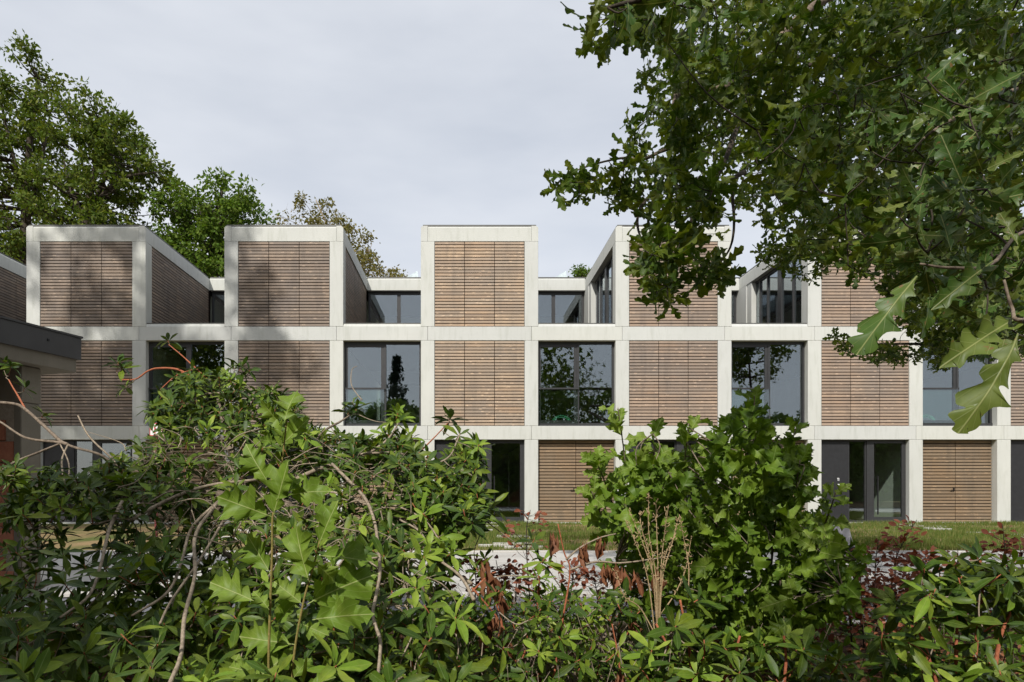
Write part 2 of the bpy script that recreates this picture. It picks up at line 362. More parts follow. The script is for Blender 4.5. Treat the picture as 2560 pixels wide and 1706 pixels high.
# ------------------------------------------------------------------ leaf templates and leaf clouds
def smooth_edge(edge, per=3):
    P = crom([Vector((t, w, 0)) for t, w in edge], per); return [(min(1, max(0, p.x)), max(0, p.y)) for p in P]
def leaf_tpl(edge, fold=0.25, droop=0.15, wave=0.0, asym=0.06, seed=0, twist=0.0, smooth=0):
    r = random.Random(seed); v = []; uv = []; tri = []
    sides = []
    for s in (1, -1):
        e = [(t + (r.uniform(-asym, asym) * .12 if 0 < t < 1 else 0), w * (1 + r.uniform(-asym, asym))) for t, w in edge]
        sides.append(smooth_edge(e, smooth) if smooth else e)
    n = len(sides[0])
    for i in range(n):
        tm = i / (n - 1)
        for s in (0, 1, -1):
            t, w = (tm, 0) if s == 0 else sides[0 if s == 1 else 1][i]
            ww = s * w; tt = t
            z = fold * abs(ww) - droop * tt * tt + (wave * math.sin(tt * 14 + s * 1.3) * abs(ww) * 2 if s else 0) + twist * ww * tt
            v.append((ww, tt, z)); uv.append((0.5 + ww, tt))
    for i in range(n - 1):
        a, b = 3 * i, 3 * (i + 1)
        tri += [(a, a + 1, b + 1), (a, b + 1, b), (a, b, b + 2), (a, b + 2, a + 2)]
    return np.array(v, np.float32), np.array(tri, np.int32), np.array(uv, np.float32)
E_RH = [(0, .008), (.10, .03), (.25, .09), (.45, .135), (.65, .145), (.82, .105), (.94, .045), (1, 0)]
E_RH2 = [(0, .01), (.2, .07), (.5, .145), (.8, .11), (1, 0)]
E_OK = [(0, .012), (.07, .018), (.14, .04), (.20, .11), (.27, .125), (.30, .07), (.355, .06), (.42, .15), (.49, .195), (.525, .11), (.575, .075), (.64, .17), (.715, .215), (.75, .13), (.79, .09), (.85, .145), (.905, .15), (.93, .09), (.97, .075), (1, 0)]
E_OK2 = [(0, .01), (.2, .11), (.31, .06), (.5, .225), (.575, .10), (.75, .245), (.82, .13), (.94, .11), (1, 0)]
E_RO = [(0, .008), (.11, .010), (.15, .07), (.28, .21), (.33, .165), (.36, .15), (.46, .25), (.58, .345), (.57, .24), (.60, .19), (.70, .25), (.81, .285), (.79, .175), (.84, .13), (.92, .15), (.925, .06), (1, 0)]
E_BE = [(0, .01), (.2, .2), (.5, .29), (.8, .17), (1, 0)]
E_SM = [(0, .02), (.5, .28), (1, 0)]
TPL = {
 'rh': [leaf_tpl(E_RH, .35, .22, 0, .05, 1), leaf_tpl(E_RH, .2, .05, 0, .05, 2), leaf_tpl(E_RH, .5, .38, 0, .05, 3), leaf_tpl(E_RH, .1, -.12, .05, .05, 4)],
 'rh2': [leaf_tpl(E_RH2, .35, .2, 0, .05, 1), leaf_tpl(E_RH2, .2, .0, 0, .05, 2), leaf_tpl(E_RH2, .45, .35, 0, .05, 3)],
 'ok': [leaf_tpl(E_OK, .3, .25, .15, .22, 5, .4, 3), leaf_tpl(E_OK, -.25, .4, .15, .22, 6, -.3, 3), leaf_tpl(E_OK, .6, .05, .15, .22, 7, .5, 3), leaf_tpl(E_OK, .1, -.25, .15, .22, 8, -.5, 3), leaf_tpl(E_OK, .8, .3, .15, .22, 28, .2, 3)],
 'ok2': [leaf_tpl(E_OK2, .3, .2, .25, .2, 5), leaf_tpl(E_OK2, -.2, .3, .3, .2, 6), leaf_tpl(E_OK2, .5, .1, .2, .2, 7, .4)],
 'ro': [leaf_tpl(E_RO, .35, .2, .3, .25, 9, .3), leaf_tpl(E_RO, .15, .35, .4, .25, 10, -.3), leaf_tpl(E_RO, .55, .0, .25, .25, 11, .6), leaf_tpl(E_RO, .25, .45, .35, .25, 12, -.6), leaf_tpl(E_RO, .8, .15, .3, .25, 29, .2)],
 'be': [leaf_tpl(E_BE, .3, .2, 0, .1, 13), leaf_tpl(E_BE, .6, .0, 0, .1, 14)],
 'sm': [leaf_tpl(E_SM, .4, .2, 0, .1, 15), leaf_tpl(E_SM, -.3, .3, 0, .1, 16)],
 'dead': [leaf_tpl(E_RH, 1.6, .1, .3, .15, 17), leaf_tpl(E_RH, 2.2, -.2, .3, .15, 18), leaf_tpl(E_RH, 1.2, .35, .2, .15, 19)],
}
def tpl_mesh(name, tpl, mat):
    v, t, uv = tpl
    me = bpy.data.meshes.new(name); me.from_pydata(v.tolist(), [], t.tolist())
    ul = me.uv_layers.new(name='UVMap'); ul.data.foreach_set('uv', uv[t.ravel()].ravel())
    me.polygons.foreach_set('use_smooth', np.ones(len(t), bool)); me.materials.append(mat); return me
TMESH = {}
def cloud(name, tpls, mats4, mat, parent=None, kind='stuff'):
    """merge leaf templates placed by 4x4 matrices into one mesh"""
    if not len(mats4): return None
    Mx = np.array([[list(r) for r in m] for m in mats4], np.float32) if not isinstance(mats4, np.ndarray) else mats4
    base = wloc(parent) if parent else Vector((0, 0, 0))
    Mx = Mx.copy(); Mx[:, :3, 3] -= np.array(base, np.float32)
    which = RNG.integers(0, len(tpls), len(Mx)); V = []; T = []; U = []; R = []; off = 0
    for k, (v, t, uv) in enumerate(tpls):
        s = Mx[which == k]
        if not len(s): continue
        w = np.einsum('nij,vj->nvi', s[:, :3, :3], v) + s[:, None, :3, 3]
        n = len(s); V.append(w.reshape(-1, 3))
        T.append((t[None] + (np.arange(n) * len(v))[:, None, None] + off).reshape(-1, 3)); off += n * len(v)
        U.append(np.tile(uv, (n, 1))); R.append(np.repeat(RNG.random(n), len(v)))
    V = np.concatenate(V); T = np.concatenate(T).astype(np.int32); U = np.concatenate(U); R = np.concatenate(R).astype(np.float32)
    me = bpy.data.meshes.new(name)
    me.vertices.add(len(V)); me.vertices.foreach_set('co', V.astype(np.float32).ravel())
    me.loops.add(len(T) * 3); me.loops.foreach_set('vertex_index', T.ravel())
    me.polygons.add(len(T)); me.polygons.foreach_set('loop_start', np.arange(len(T), dtype=np.int32) * 3)
    me.polygons.foreach_set('use_smooth', np.ones(len(T), bool))
    me.update(calc_edges=True)
    ul = me.uv_layers.new(name='UVMap'); ul.data.foreach_set('uv', U[T.ravel()].astype(np.float32).ravel())
    a = me.attributes.new('rnd', 'FLOAT', 'POINT'); a.data.foreach_set('value', R)
    o = link(name, me, mat, parent)
    if kind: o['kind'] = kind
    return o

def leafmat(p, d, nrm, length, wid=1.0):
    d = d.normalized(); x = d.cross(nrm)
    if x.length < 1e-4: x = d.cross(Vector((0.3, 0.5, 0.8)))
    x.normalize(); z = x.cross(d)
    return Matrix(((x.x * length * wid, d.x * length, z.x * length, p.x), (x.y * length * wid, d.y * length, z.y * length, p.y), (x.z * length * wid, d.z * length, z.z * length, p.z), (0, 0, 0, 1)))
def whorl(p, axis, n, length, hi=55, lo=-20, jit=0.25):
    axis = axis.normalized(); u = axis.orthogonal().normalized(); w = axis.cross(u); out = []; ph = random.uniform(0, 6.28)
    for i in range(n):
        a = ph + i * 2.39996 + random.uniform(-.2, .2); e = math.radians(hi + (lo - hi) * (i / max(1, n - 1)) + random.uniform(-14, 14))
        rad = u * math.cos(a) + w * math.sin(a); d = rad * math.cos(e) + axis * math.sin(e) + rv(jit * 0.5)
        nr = axis + rv(jit)
        out.append(leafmat(p + rad * 0.004 - axis * random.uniform(0, 0.03), d, nr, length * random.uniform(0.68, 1.12) * (0.75 if i < n * 0.25 else 1.0), random.uniform(.85, 1.2)))
    return out

def place_leaves(root, mats, key_near, key_far, mat, limit=290, name='leaf', rest='foliage'):
    """the leaves that show largest become objects, the rest one joined part"""
    sc = []
    for i, m in enumerate(mats):
        p = m.translation; s = 0
        if p.y > 0.3:
            x, y = PX(p)
            if -60 < x < 2620 and -60 < y < 1766: s = m.col[1].length / p.y
        sc.append((s, i))
    sc.sort(reverse=True); near = [i for s, i in sc[:limit] if s > 0.004]; ns = set(near)
    base = wloc(root); T = Matrix.Translation(-base)
    meshes = TMESH.get((key_near, mat.name)) or TMESH.setdefault((key_near, mat.name), [tpl_mesh(name, t, mat) for t in TPL[key_near]])
    for i in near:
        o = bpy.data.objects.new(name, random.choice(meshes)); COL.objects.link(o); o.parent = root; o.matrix_basis = T @ mats[i]
    cloud(rest, TPL[key_far], [m for i, m in enumerate(mats) if i not in ns], mat, root)

# ------------------------------------------------------------------ terraced houses
F, BK, SPX = 20.6, 25.77, 82.85
def fx(px): return (px - VPX) / SPX
def fz(py): return EYE + (VPY - py) / SPX
Z1B, Z1T, Z2B, Z2T, ZCP, Z3B, Z3T = fz(1099.5), fz(1065.3), fz(851.5), fz(817), fz(809.5), fz(603.5), fz(565)
CW = 0.41
BLK = [(-434, -132), (65.6, 364.2), (561, 858), (1052.2, 1345.6), (1539, 1829), (2020, 2307.5), (2493.4, 2780)]
BLK = [(fx(a), fx(b)) for a, b in BLK]
def board_mesh(mat):
    bm = bmesh.new(); bmesh.ops.create_cube(bm, size=1.0); bmesh.ops.scale(bm, verts=bm.verts, vec=(1, .024, .0722))
    es = [e for e in bm.edges if abs(e.verts[0].co.x - e.verts[1].co.x) > .5]
    bmesh.ops.bevel(bm, geom=es, offset=.004, segments=1, affect='EDGES')
    me = bpy.data.meshes.new('board'); bm.to_mesh(me); bm.free(); me.materials.append(mat); return me
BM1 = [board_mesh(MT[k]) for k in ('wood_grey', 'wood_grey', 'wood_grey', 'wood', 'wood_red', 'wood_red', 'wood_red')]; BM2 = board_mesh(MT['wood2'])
def cladding(house, x0, x1, z0, z1, yfront, npan, rows, me, name='cladding_panel'):
    w = (x1 - x0) / npan; dz = (z1 - z0) / rows
    for k in range(npan):
        a, b = x0 + k * w, x0 + (k + 1) * w
        pn = box(name, a + .002, b - .002, yfront + .045, yfront + .075, z0 + .002, z1 - .002, MT['back'], house)
        pl = wloc(pn)
        for r in range(rows):
            o = bpy.data.objects.new('board', me); COL.objects.link(o); o.parent = pn
            o.scale = (w - .017, 1, dz / .095)
            o.location = Vector(((a + b) / 2, yfront + .0135 + random.uniform(0, .004), z0 + (r + .5) * dz)) - pl
            o.rotation_euler = (0, random.uniform(-.0006, .0006), 0)

def glazed(parent, x0, x1, y, z0, z1, mulls, name='window', fr=.06, thick=.07):
    """window in a plane of constant y: outer frame, mullions and one pane per light; returns the frame"""
    w = box(name, x0 + .002, x1 - .002, y, y + thick, z1 - fr * 1.4, z1 - .002, MT['frame'], parent)
    box('sill_frame', x0 + .002, x1 - .002, y, y + thick, z0 + .002, z0 + fr * 1.5, MT['frame'], w)
    xs = [x0 + .002] + [x0 + (x1 - x0) * m_ for m_ in mulls] + [x1 - .002]
    for i, xx in enumerate(xs):
        a = xx if i == 0 else (xx - fr if i == len(xs) - 1 else xx - fr * .9)
        b = a + (fr if i in (0, len(xs) - 1) else fr * 1.8)
        box('frame_post', a, b, y + .003, y + thick - .003, z0 + fr * 1.5, z1 - fr * 1.4, MT['frame'], w)
    for i in range(len(xs) - 1):
        box('pane', xs[i] + fr * .5, xs[i + 1] - fr * .5, y + .03, y + .038, z0 + fr, z1 - fr, MT['glass'], w)
    return w

HLAB = [
 'terraced house at the left edge, only its boarded side showing above the flat roof',
 'terraced house with tree-shadowed boards, directly right of the dark flat roof',
 'terraced house with dappled boards, second whole boarded block from the left',
 'terraced house with fully sunlit boards, rising just left of the hanging oak branches',
 'terraced house whose upper boards carry the hanging oak sprays in front',
 'terraced house numbered 11 with the dark glazed entrance door at right',
 'terraced house at the right edge, mostly hidden behind the large oak leaves']
def build_house(h):
    bL, bR = BLK[h]; gL = BLK[h - 1][1] if h else bL - 2.37
    R = empty('terraced_house', ((gL + bR) / 2, F, 0), HLAB[h], 'house', 'terraced houses in a row')
    C = MT['concrete']; j = .0035; hc = CW / 2
    for a in (bL, bR - CW):
        for z0, z1 in ((-.05, Z1B), (Z1T, Z2B), (Z2T, Z3B)):
            box('column', a, a + CW, F, F + CW, z0 + j, z1 - j, C, R, .008)
    def beam(a, b, z0, z1, y0=F, y1=F + CW, nm='beam'): return box(nm, a + j, b - j, y0, y1, z0, z1, C, R, .008)
    for z0, z1 in ((Z1B, Z1T), (Z2B, Z2T)):
        beam(bL + hc, bR - hc, z0, z1); beam(gL - hc, bL + hc, z0, z1)
    ch = .055
    prism('cornice', [(F, Z3B), (F, Z3T - ch), (F + ch, Z3T), (F + CW, Z3T), (F + CW, Z3B)], 'x', bL + hc + j, bR - hc - j, C, R)
    prism('side_cornice', [(bL, Z3B), (bL, Z3T - ch), (bL + ch, Z3T), (bL + hc - j, Z3T), (bL + hc - j, Z3B)], 'y', F, BK, C, R)
    prism('side_cornice', [(bR, Z3B), (bR, Z3T - ch), (bR - ch, Z3T), (bR - hc + j, Z3T), (bR - hc + j, Z3B)], 'y', F, BK, C, R)
    # dark backing behind the open joints
    box('joint_backing', bL + .03, bR - .03, F + .06, F + CW - .03, Z3B + .03, Z3T - .08, MT['joint'], R)
    box('roof_cap', bL + .06, bR - .06, F + .035, F + .12, Z3T + .004, Z3T + .045, MT['cap'], R)
    for xx in (bL + .05, bR - .13):
        box('roof_cap', xx, xx + .08, F + .123, BK, Z3T + .004, Z3T + .045, MT['cap'], R)
    # terrace parapet and its cap
    prism('parapet', [(F + .004, Z2T + .002), (F + .045, ZCP), (F + CW, ZCP), (F + CW, Z2T + .002)], 'x', gL + .004, bL - .004, C, R)
    box('parapet_cap', gL + .01, bL - .01, F + .04, F + CW + .03, ZCP + .003, ZCP + .03, MT['cap'], R)
    # boarded front, upper and middle storey
    for z0, z1 in ((Z2T, Z3B), (Z1T, Z2B)):
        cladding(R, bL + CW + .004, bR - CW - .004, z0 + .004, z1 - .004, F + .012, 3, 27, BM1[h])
    # boarded right-hand side wall (boards too thin to count from here: one joined part)
    box('side_wall', bR - .16, bR - .075, F + CW + .01, BK + .3, Z2T, Z3B, MT['back'], R)
    vs = []; n = 27; dz = (Z3B - Z2T) / n; w = (BK - F - CW) / 5
    Mx = []
    bm = bmesh.new()
    for p in range(5):
        for r in range(n):
            q = bmesh.ops.create_cube(bm, size=1.0)['verts']
            bmesh.ops.scale(bm, verts=q, vec=(.024, w - .012, dz - .022))
            bmesh.ops.translate(bm, verts=q, vec=(bR - .05, F + CW + (p + .5) * w, Z2T + (r + .5) * dz))
    me = bpy.data.meshes.new('side_boards'); base = wloc(R)
    lay = bm.verts.layers.float.new('rnd')
    vv = list(bm.verts)
    for i, v in enumerate(vv):
        v[lay] = ((i // 8) * 0.61803) % 1.0; v.co -= base
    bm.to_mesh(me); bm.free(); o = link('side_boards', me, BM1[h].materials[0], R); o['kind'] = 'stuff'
    # terrace: deck, rear wall with window, glazed flank of the block
    box('terrace_deck', gL - .1, bL + .3, F + CW + .002, BK + .5, Z2B + .02, Z2T - .06, MT['roof'], R)
    prism('rear_cornice', [(BK, Z3B), (BK, Z3T - ch), (BK + ch, Z3T), (BK + CW, Z3T), (BK + CW, Z3B)], 'x', gL + .003, bL - .003, C, R)
    box('rear_cap', gL + .01, bL + .2, BK + .04, BK + .12, Z3T + .004, Z3T + .045, MT['cap'], R)
    glazed(R, gL + .01, bL - .02, BK + .2, Z2T - .06, Z3B - .005, [.50], 'terrace_window', .075)
    box('corner_column', bL, bL + .2, BK - .66, BK + .3, Z2T - .05, Z3B - .004, C, R, .006)
    box('corner_column', bL + .02, bL + .2, BK - 1.07, BK - .70, Z2T - .05, Z3B - .004, C, R, .006)
    y0, y1 = F + CW, BK - 1.07
    sg = box('flank_window', bL + .17, bL + .24, y0 + .003, y1 - .003, Z3B - .09, Z3B - .003, MT['frame'], R)
    for yy, t in ((y0 + .04, .07), (F + 1.28, .07), (F + 2.2, .26), (F + 3.12, .05), (F + 3.72, .05)):
        box('frame_post', bL + .15, bL + .25, yy - t / 2, yy + t / 2, Z2T - .04, Z3B - .1, MT['frame'], sg)
    ys = [y0, F + 1.28, F + 2.2, F + 3.12, F + 3.72, y1]
    for i in range(5):
        box('pane', bL + .195, bL + .203, ys[i] + .03, ys[i + 1] - .03, Z2T - .03, Z3B - .06, MT['glass'], sg)
    # middle storey window of the narrow bay
    wy = F + .2; mid = gL + (bL - gL) * .53
    wn_ = box('window', gL + .004, bL - .004, wy, wy + .09, Z2B - .075, Z2B - .004, MT['frame'], R)
    box('sill_frame', gL + .004, bL - .004, wy - .02, wy + .09, Z1T + .003, Z1T + .1, MT['frame'], wn_)
    box('frame_post', gL + .004, gL + .06, wy + .002, wy + .085, Z1T + .1, Z2B - .076, MT['frame'], wn_)
    box('frame_post', bL - .06, bL - .004, wy + .002, wy + .085, Z1T + .1, Z2B - .076, MT['frame'], wn_)
    box('frame_post', mid - .035, mid + .03, wy - .004, wy + .086, Z1T + .1, Z2B - .076, MT['frame'], wn_)
    sa = box('sash', gL + .062, mid - .037, wy + .012, wy + .07, Z2B - .16, Z2B - .078, MT['frame'], wn_)
    box('sash_rail', gL + .062, mid - .037, wy + .012, wy + .07, Z1T + .102, Z1T + .19, MT['frame'], wn_)
    box('sash_stile', gL + .062, gL + .10, wy + .012, wy + .07, Z1T + .19, Z2B - .16, MT['frame'], wn_)
    box('sash_stile', mid - .125, mid - .037, wy + .012, wy + .07, Z1T + .19, Z2B - .16, MT['frame'], wn_)
    box('pane', gL + .09, mid - .115, wy + .035, wy + .043, Z1T + .18, Z2B - .15, MT['glass'], wn_)
    box('pane', mid + .02, bL - .05, wy + .045, wy + .053, Z1T + .09, Z2B - .07, MT['glass'], wn_)
    ba = box('balustrade', gL + .05, mid - .02, wy - .06, wy - .048, Z1T + .1, fz(972), MT['glass2'], wn_)
    box('balustrade_rail', gL + .03, mid, wy - .075, wy - .033, fz(972), fz(968), MT['frame'], wn_)
    # ground storey: boarded double door in the narrow bay
    cladding(R, gL + .006, bL - .006, .0, Z1B - .004, F + .2, 2, 26, BM2, 'store_door')
    mx = (gL + bL) / 2
    hd = box('door_handle', mx - .075, mx - .055, F + .15, F + .20, .98, 1.08, MT['black'], R)
    box('lever', mx - .17, mx - .06, F + .145, F + .16, .985, 1.0, MT['black'], hd)
    # ground storey: dark entrance under the wide bay
    a, b = bL + CW + .004, bR - CW - .004; w = b - a; ey = F + .16
    box('entrance_panel', a, a + w * .34, ey, ey + .06, .02, Z1B - .004, MT['panel'], R)
    fw = glazed(R, a + w * .34 + .004, a + w * .545, ey + .02, .02, Z1B - .004, [], 'side_light', .03)
    dr = box('entrance_door', a + w * .55, b, ey, ey + .07, Z1B - .10, Z1B - .004, MT['frame'], R)
    box('door_rail', a + w * .55, b, ey + .002, ey + .068, .02, .17, MT['frame'], dr)
    box('door_stile', a + w * .55, a + w * .635, ey + .004, ey + .066, .17, Z1B - .1, MT['frame'], dr)
    box('door_stile', b - .12, b, ey + .004, ey + .066, .17, Z1B - .1, MT['frame'], dr)
    box('pane', a + w * .63, b - .11, ey + .03, ey + .038, .16, Z1B - .09, MT['glass'], dr)
    bh = box('bar_handle', a + w * .66, a + w * .66 + .03, ey - .07, ey - .04, .25, 1.42, MT['black'], dr)
    for zz in (.4, 1.27): box('bar_mount', a + w * .66 + .006, a + w * .66 + .024, ey - .04, ey + .03, zz, zz + .02, MT['black'], dr)
    box('threshold', gL, bR, F - .05, F + .35, -.04, .012, C, R)
    if h == 5:
        nx = a + w * .215
        for k in (0, 1):
            d1 = box('house_number', nx + k * .032, nx + k * .032 + .012, ey - .006, ey - .001, 1.27, 1.36, MT['white'], R)
            box('digit_flag', nx + k * .032 - .012, nx + k * .032 - .0005, ey - .006, ey - .001, 1.335, 1.36, MT['white'], d1)
        box('letter_slot', nx - .015, nx + .075, ey - .01, ey - .001, 1.14, 1.175, MT['white'], R)
    # inside
    for z0, z1 in ((Z1B + .03, Z1T - .02), (Z2B + .03, Z2T - .07)):
        box('floor_slab', gL - .05, bR - .27, F + CW + .003, 31, z0, z1, MT['floor'], R)
    box('inner_wall', bR - .26, bR - .18, F + CW + .012, 31.2, -.02, Z3B - .05, MT['plaster'], R)
    box('back_wall', gL - .05, bR - .27, 30.0, 30.1, -.02, Z3T - .35, MT['plaster'], R)
    box('ground_floor', gL - .05, bR - .27, F + .36, 31, -.06, .006, MT['floor'], R)
    box('roof_slab', bL + hc + .02, bR - hc - .02, F + CW + .004, BK + .5, Z3B + .02, Z3B + .18, MT['plaster'], R)
    box('roof_slab', gL - .2, bR - .02, BK + .52, 31.5, Z3B + .025, Z3B + .2, MT['roof'], R)
    # wedge rooflight on the rear roof
    sx0, sx1 = bL - 1.45, bL - .42; y0, y1, zb, zt = 26.9, 28.2, Z3B + .2, 9.62
    vs = [(sx0, y0, zb), (sx1, y0, zb), (sx1, y1, zb), (sx0, y1, zb), (sx1 - .12, y0 + .1, zt), (sx1 - .12, y1 - .1, zt), (sx0, y0, zb + .36), (sx0, y1, zb + .36)]
    me = bpy.data.meshes.new('rooflight'); base = wloc(R)
    me.from_pydata([Vector(v) - base for v in vs], [], [(0, 1, 4, 6), (1, 2, 5, 4), (2, 3, 7, 5), (3, 0, 6, 7), (6, 4, 5, 7)]); link('rooflight', me, MT['skyl'], R)
for h in range(7): build_house(h)

# ------------------------------------------------------------------ ground
def sheet(name, x0, x1, y0, y1, z, mat, nx=1, ny=1, amp=0.0):
    vs = []; fs = []
    for jj in range(ny + 1):
        for i in range(nx + 1):
            vs.append((x0 + (x1 - x0) * i / nx, y0 + (y1 - y0) * jj / ny, z + random.uniform(-amp, amp)))
    for jj in range(ny):
        for i in range(nx):
            a = jj * (nx + 1) + i; fs.append((a, a + 1, a + nx + 2, a + nx + 1))
    me = bpy.data.meshes.new(name); me.from_pydata(vs, [], fs); o = link(name, me, mat)
    o['kind'] = 'structure'; return o
sheet('ground', -900, 900, -900, 900, -.10, MT['lawn'])
lawn = sheet('lawn', -40, 45, 11.95, F + .3, -.02, MT['lawn'], 170, 20, .012)
road = sheet('road', -60, 70, 7.3, 11.78, -.03, MT['road'])
sheet('lane', -60, 70, 5.75, 7.18, -.05, MT['asphalt'])
sheet('verge', -30, 30, -8, 5.6, -.03, MT['soil'], 120, 30, .03)
for yy, nm in ((11.78, 'kerb'), (7.18, 'kerb'), (5.6, 'kerb')):
    k0 = None
    for i in range(26):
        x = -13 + i * 1.0
        if k0 is None:
            bm = bmesh.new(); bmesh.ops.create_cube(bm, size=1.0); bmesh.ops.scale(bm, verts=bm.verts, vec=(.99, .115, .12))
            bmesh.ops.bevel(bm, geom=bm.edges[:], offset=.01, segments=1, affect='EDGES'); k0 = bpy.data.meshes.new('kerb_stone'); bm.to_mesh(k0); bm.free(); k0.materials.append(MT['road'])
            kr = bpy.data.objects.new('kerb', None); COL.objects.link(kr); kr.location = (0, yy, 0); kr['kind'] = 'structure'
        o = bpy.data.objects.new('kerb_stone', k0); COL.objects.link(o); o.parent = kr; o.location = (x, .06, -.065 + random.uniform(-.003, .003))
# paving strips sunk in the grass in front of each entrance
pm = bpy.data.meshes.new('paver'); bm = bmesh.new(); bmesh.ops.create_cube(bm, size=1.0); bmesh.ops.scale(bm, verts=bm.verts, vec=(1, .09, .05))
bmesh.ops.bevel(bm, geom=bm.edges[:], offset=.006, segments=1, affect='EDGES'); bm.to_mesh(pm); bm.free(); pm.materials.append(MT['road'])
PAV = []
for h in range(2, 7):
    bL, bR = BLK[h]; cx = bL + (bR - bL) * .55
    for i in range(24):
        if random.random() < .55: continue
        y = 12.4 + i * .34; x = cx + random.choice((-.45, .0, .35)) + random.uniform(-.1, .1)
        o = bpy.data.objects.new('paver', pm); COL.objects.link(o); o.parent = lawn; o.location = (x, y, .004); o.scale.x = random.uniform(.45, 1.0)
        PAV.append((x, y, o.scale.x))
# grass blades
n = 165000; gx = RNG.uniform(-3.5, 17, n); gy = 12.0 + (F - 12.0 - .02) * RNG.random(n)
cell = (np.sin(gx * 1.7 + 1.3 * np.sin(gy * .9)) + np.sin(gy * 2.1 + gx * .6) + np.sin(gx * .55 - gy * 1.2)) / 3
keep = RNG.random(n) < np.clip(.62 + .7 * cell, .10, 1.0)
for x, y, s in PAV: keep &= ~((np.abs(gx - x) < s * .52) & (np.abs(gy - y) < .075))
gx, gy, cell = gx[keep], gy[keep], cell[keep]; n = len(gx)
hh = RNG.uniform(.045, .10, n) * (1 + .7 * np.clip(cell, 0, 1)) + (RNG.random(n) < .02) * .06
az = RNG.uniform(0, 6.283, n); tl = RNG.uniform(.0, .55, n)
Mx = np.zeros((n, 4, 4), np.float32); Mx[:, 3, 3] = 1
d = np.stack([np.sin(tl) * np.cos(az), np.sin(tl) * np.sin(az), np.cos(tl)], 1); x = np.stack([-np.sin(az), np.cos(az), 0 * az], 1); z = np.cross(x, d)
Mx[:, :3, 0] = x * .022; Mx[:, :3, 1] = d * hh[:, None]; Mx[:, :3, 2] = z * hh[:, None]; Mx[:, :3, 3] = np.stack([gx, gy, np.full(n, -.02)], 1)
blade = (np.array([(-.35, 0, 0), (.35, 0, 0), (0, 1, -.15)], np.float32), np.array([(0, 1, 2)], np.int32), np.array([(0, 0), (1, 0), (.5, 1)], np.float32))
gr = cloud('grass', [blade], Mx, MT['grass']); tag(gr, 'short patchy grass with dry brown patches in front of the houses', 'grass')

# ------------------------------------------------------------------ brick shed with flat roof at the left edge
def rotbox(name, c, ux, uy, hx, hy, z0, z1, mat, parent, bev=0.0):
    o = box(name, -hx, hx, -hy, hy, z0, z1, mat, None, bev)
    ang = math.atan2(ux[1], ux[0]); o.rotation_euler = (0, 0, ang); o.parent = parent
    o.location = Vector((c[0], c[1], (z0 + z1) / 2)) - wloc(parent); return o
ang = math.radians(16.0); v = Vector((math.sin(ang), math.cos(ang))); u = Vector((math.cos(ang), -math.sin(ang)))
crn = Vector((at(204, 847, 7.9).x, 7.9))
shed = empty('brick_shed', (-6.2, 6.0, 0), 'red block and concrete shed with flat dark-edged roof at the left edge', 'shed')
zt = at(204, 847, 7.9).z
def sh(name, a0, a1, b0, b1, z0, z1, mat, bev=0.0):
    c = crn + u * (a0 + a1) / 2 + v * (b0 + b1) / 2
    return rotbox(name, c, u, v, abs(a1 - a0) / 2, abs(b1 - b0) / 2, z0, z1, mat, shed, bev)
fa = sh('fascia', -.03, 0, -5.0, 0, zt - .25, zt, MT['fascia'], .004)
sh('fascia', -4.0, -.032, -.03, 0, zt - .25, zt, MT['fascia'], .004)
sh('fascia_trim', -.035, .012, -5.0, .012, zt + .001, zt + .022, MT['fascia'])
for b in (-.45, -1.35, -2.25): 
    s_ = sh('screw', .0005, .008, b - .012, b + .012, zt - .12, zt - .096, MT['black'])
sh('roof_slab', -4.0, -.034, -5.0, -.034, zt - .40, zt - .01, MT['old_concrete'], .01)
sh('beam', -4.0, -.17, -.63, -.38, 2.02, zt - .403, MT['old_concrete'], .01)
sh('corner_post', -.275, -.17, -.632, -.382, -.05, 2.016, MT['old_concrete'], .008)
wall = sh('wall', -4.0, -.279, -.60, -.42, -.05, 2.016, MT['mortar'])
bk = bpy.data.meshes.new('brick'); bm = bmesh.new(); bmesh.ops.create_cube(bm, size=1.0); bmesh.ops.scale(bm, verts=bm.verts, vec=(.375, .10, .222))
bmesh.ops.bevel(bm, geom=bm.edges[:], offset=.006, segments=1, affect='EDGES'); bm.to_mesh(bk); bm.free(); bk.materials.append(MT['brick'])
for r in range(8):
    for k in range(8):
        a = -.283 - .19 - k * .39 + (.0 if r % 2 else .0) - (.13 if r % 2 else 0)
        o = bpy.data.objects.new('brick', bk); COL.objects.link(o); o.parent = wall
        if r % 2 == 0 or k: pass
        c = crn + u * a + v * (-.575)
        o.location = Vector(((c - Vector((wall.location.x + shed.location.x, wall.location.y + shed.location.y))).dot(u), (c - Vector((wall.location.x + shed.location.x, wall.location.y + shed.location.y))).dot(v), .08 + r * .235 - wall.location.z))

# ------------------------------------------------------------------ small street things
hyd = empty('hydrant_sign', at(392, 1300, 13.0) * 1, 'small white square sign with red markings on a shaded red post, behind the rhododendron', 'sign')
hyd.location.z = 0; D = 13.0
def hx(px): return (px - VPX) / FPX * D
def hz(py): return EYE + (VPY - py) / FPX * D
box('post', hx(386), hx(392.5), D, D + .045, -.05, hz(1075), MT['shaded_red'], hyd)
pl = box('sign_plate', hx(375.5), hx(407), D - .02, D - .008, hz(1090), hz(1058.5), MT['white'], hyd)
def sg(a, b, c, d_, nm='red_mark'): box(nm, hx(a), hx(b), D - .024, D - .0205, hz(d_), hz(c), MT['red'], pl)
sg(375.5, 407, 1058.5, 1060, 'red_border'); sg(375.5, 407, 1088.5, 1090, 'red_border'); sg(375.5, 376.8, 1060, 1088.5, 'red_border'); sg(405.7, 407, 1060, 1088.5, 'red_border')
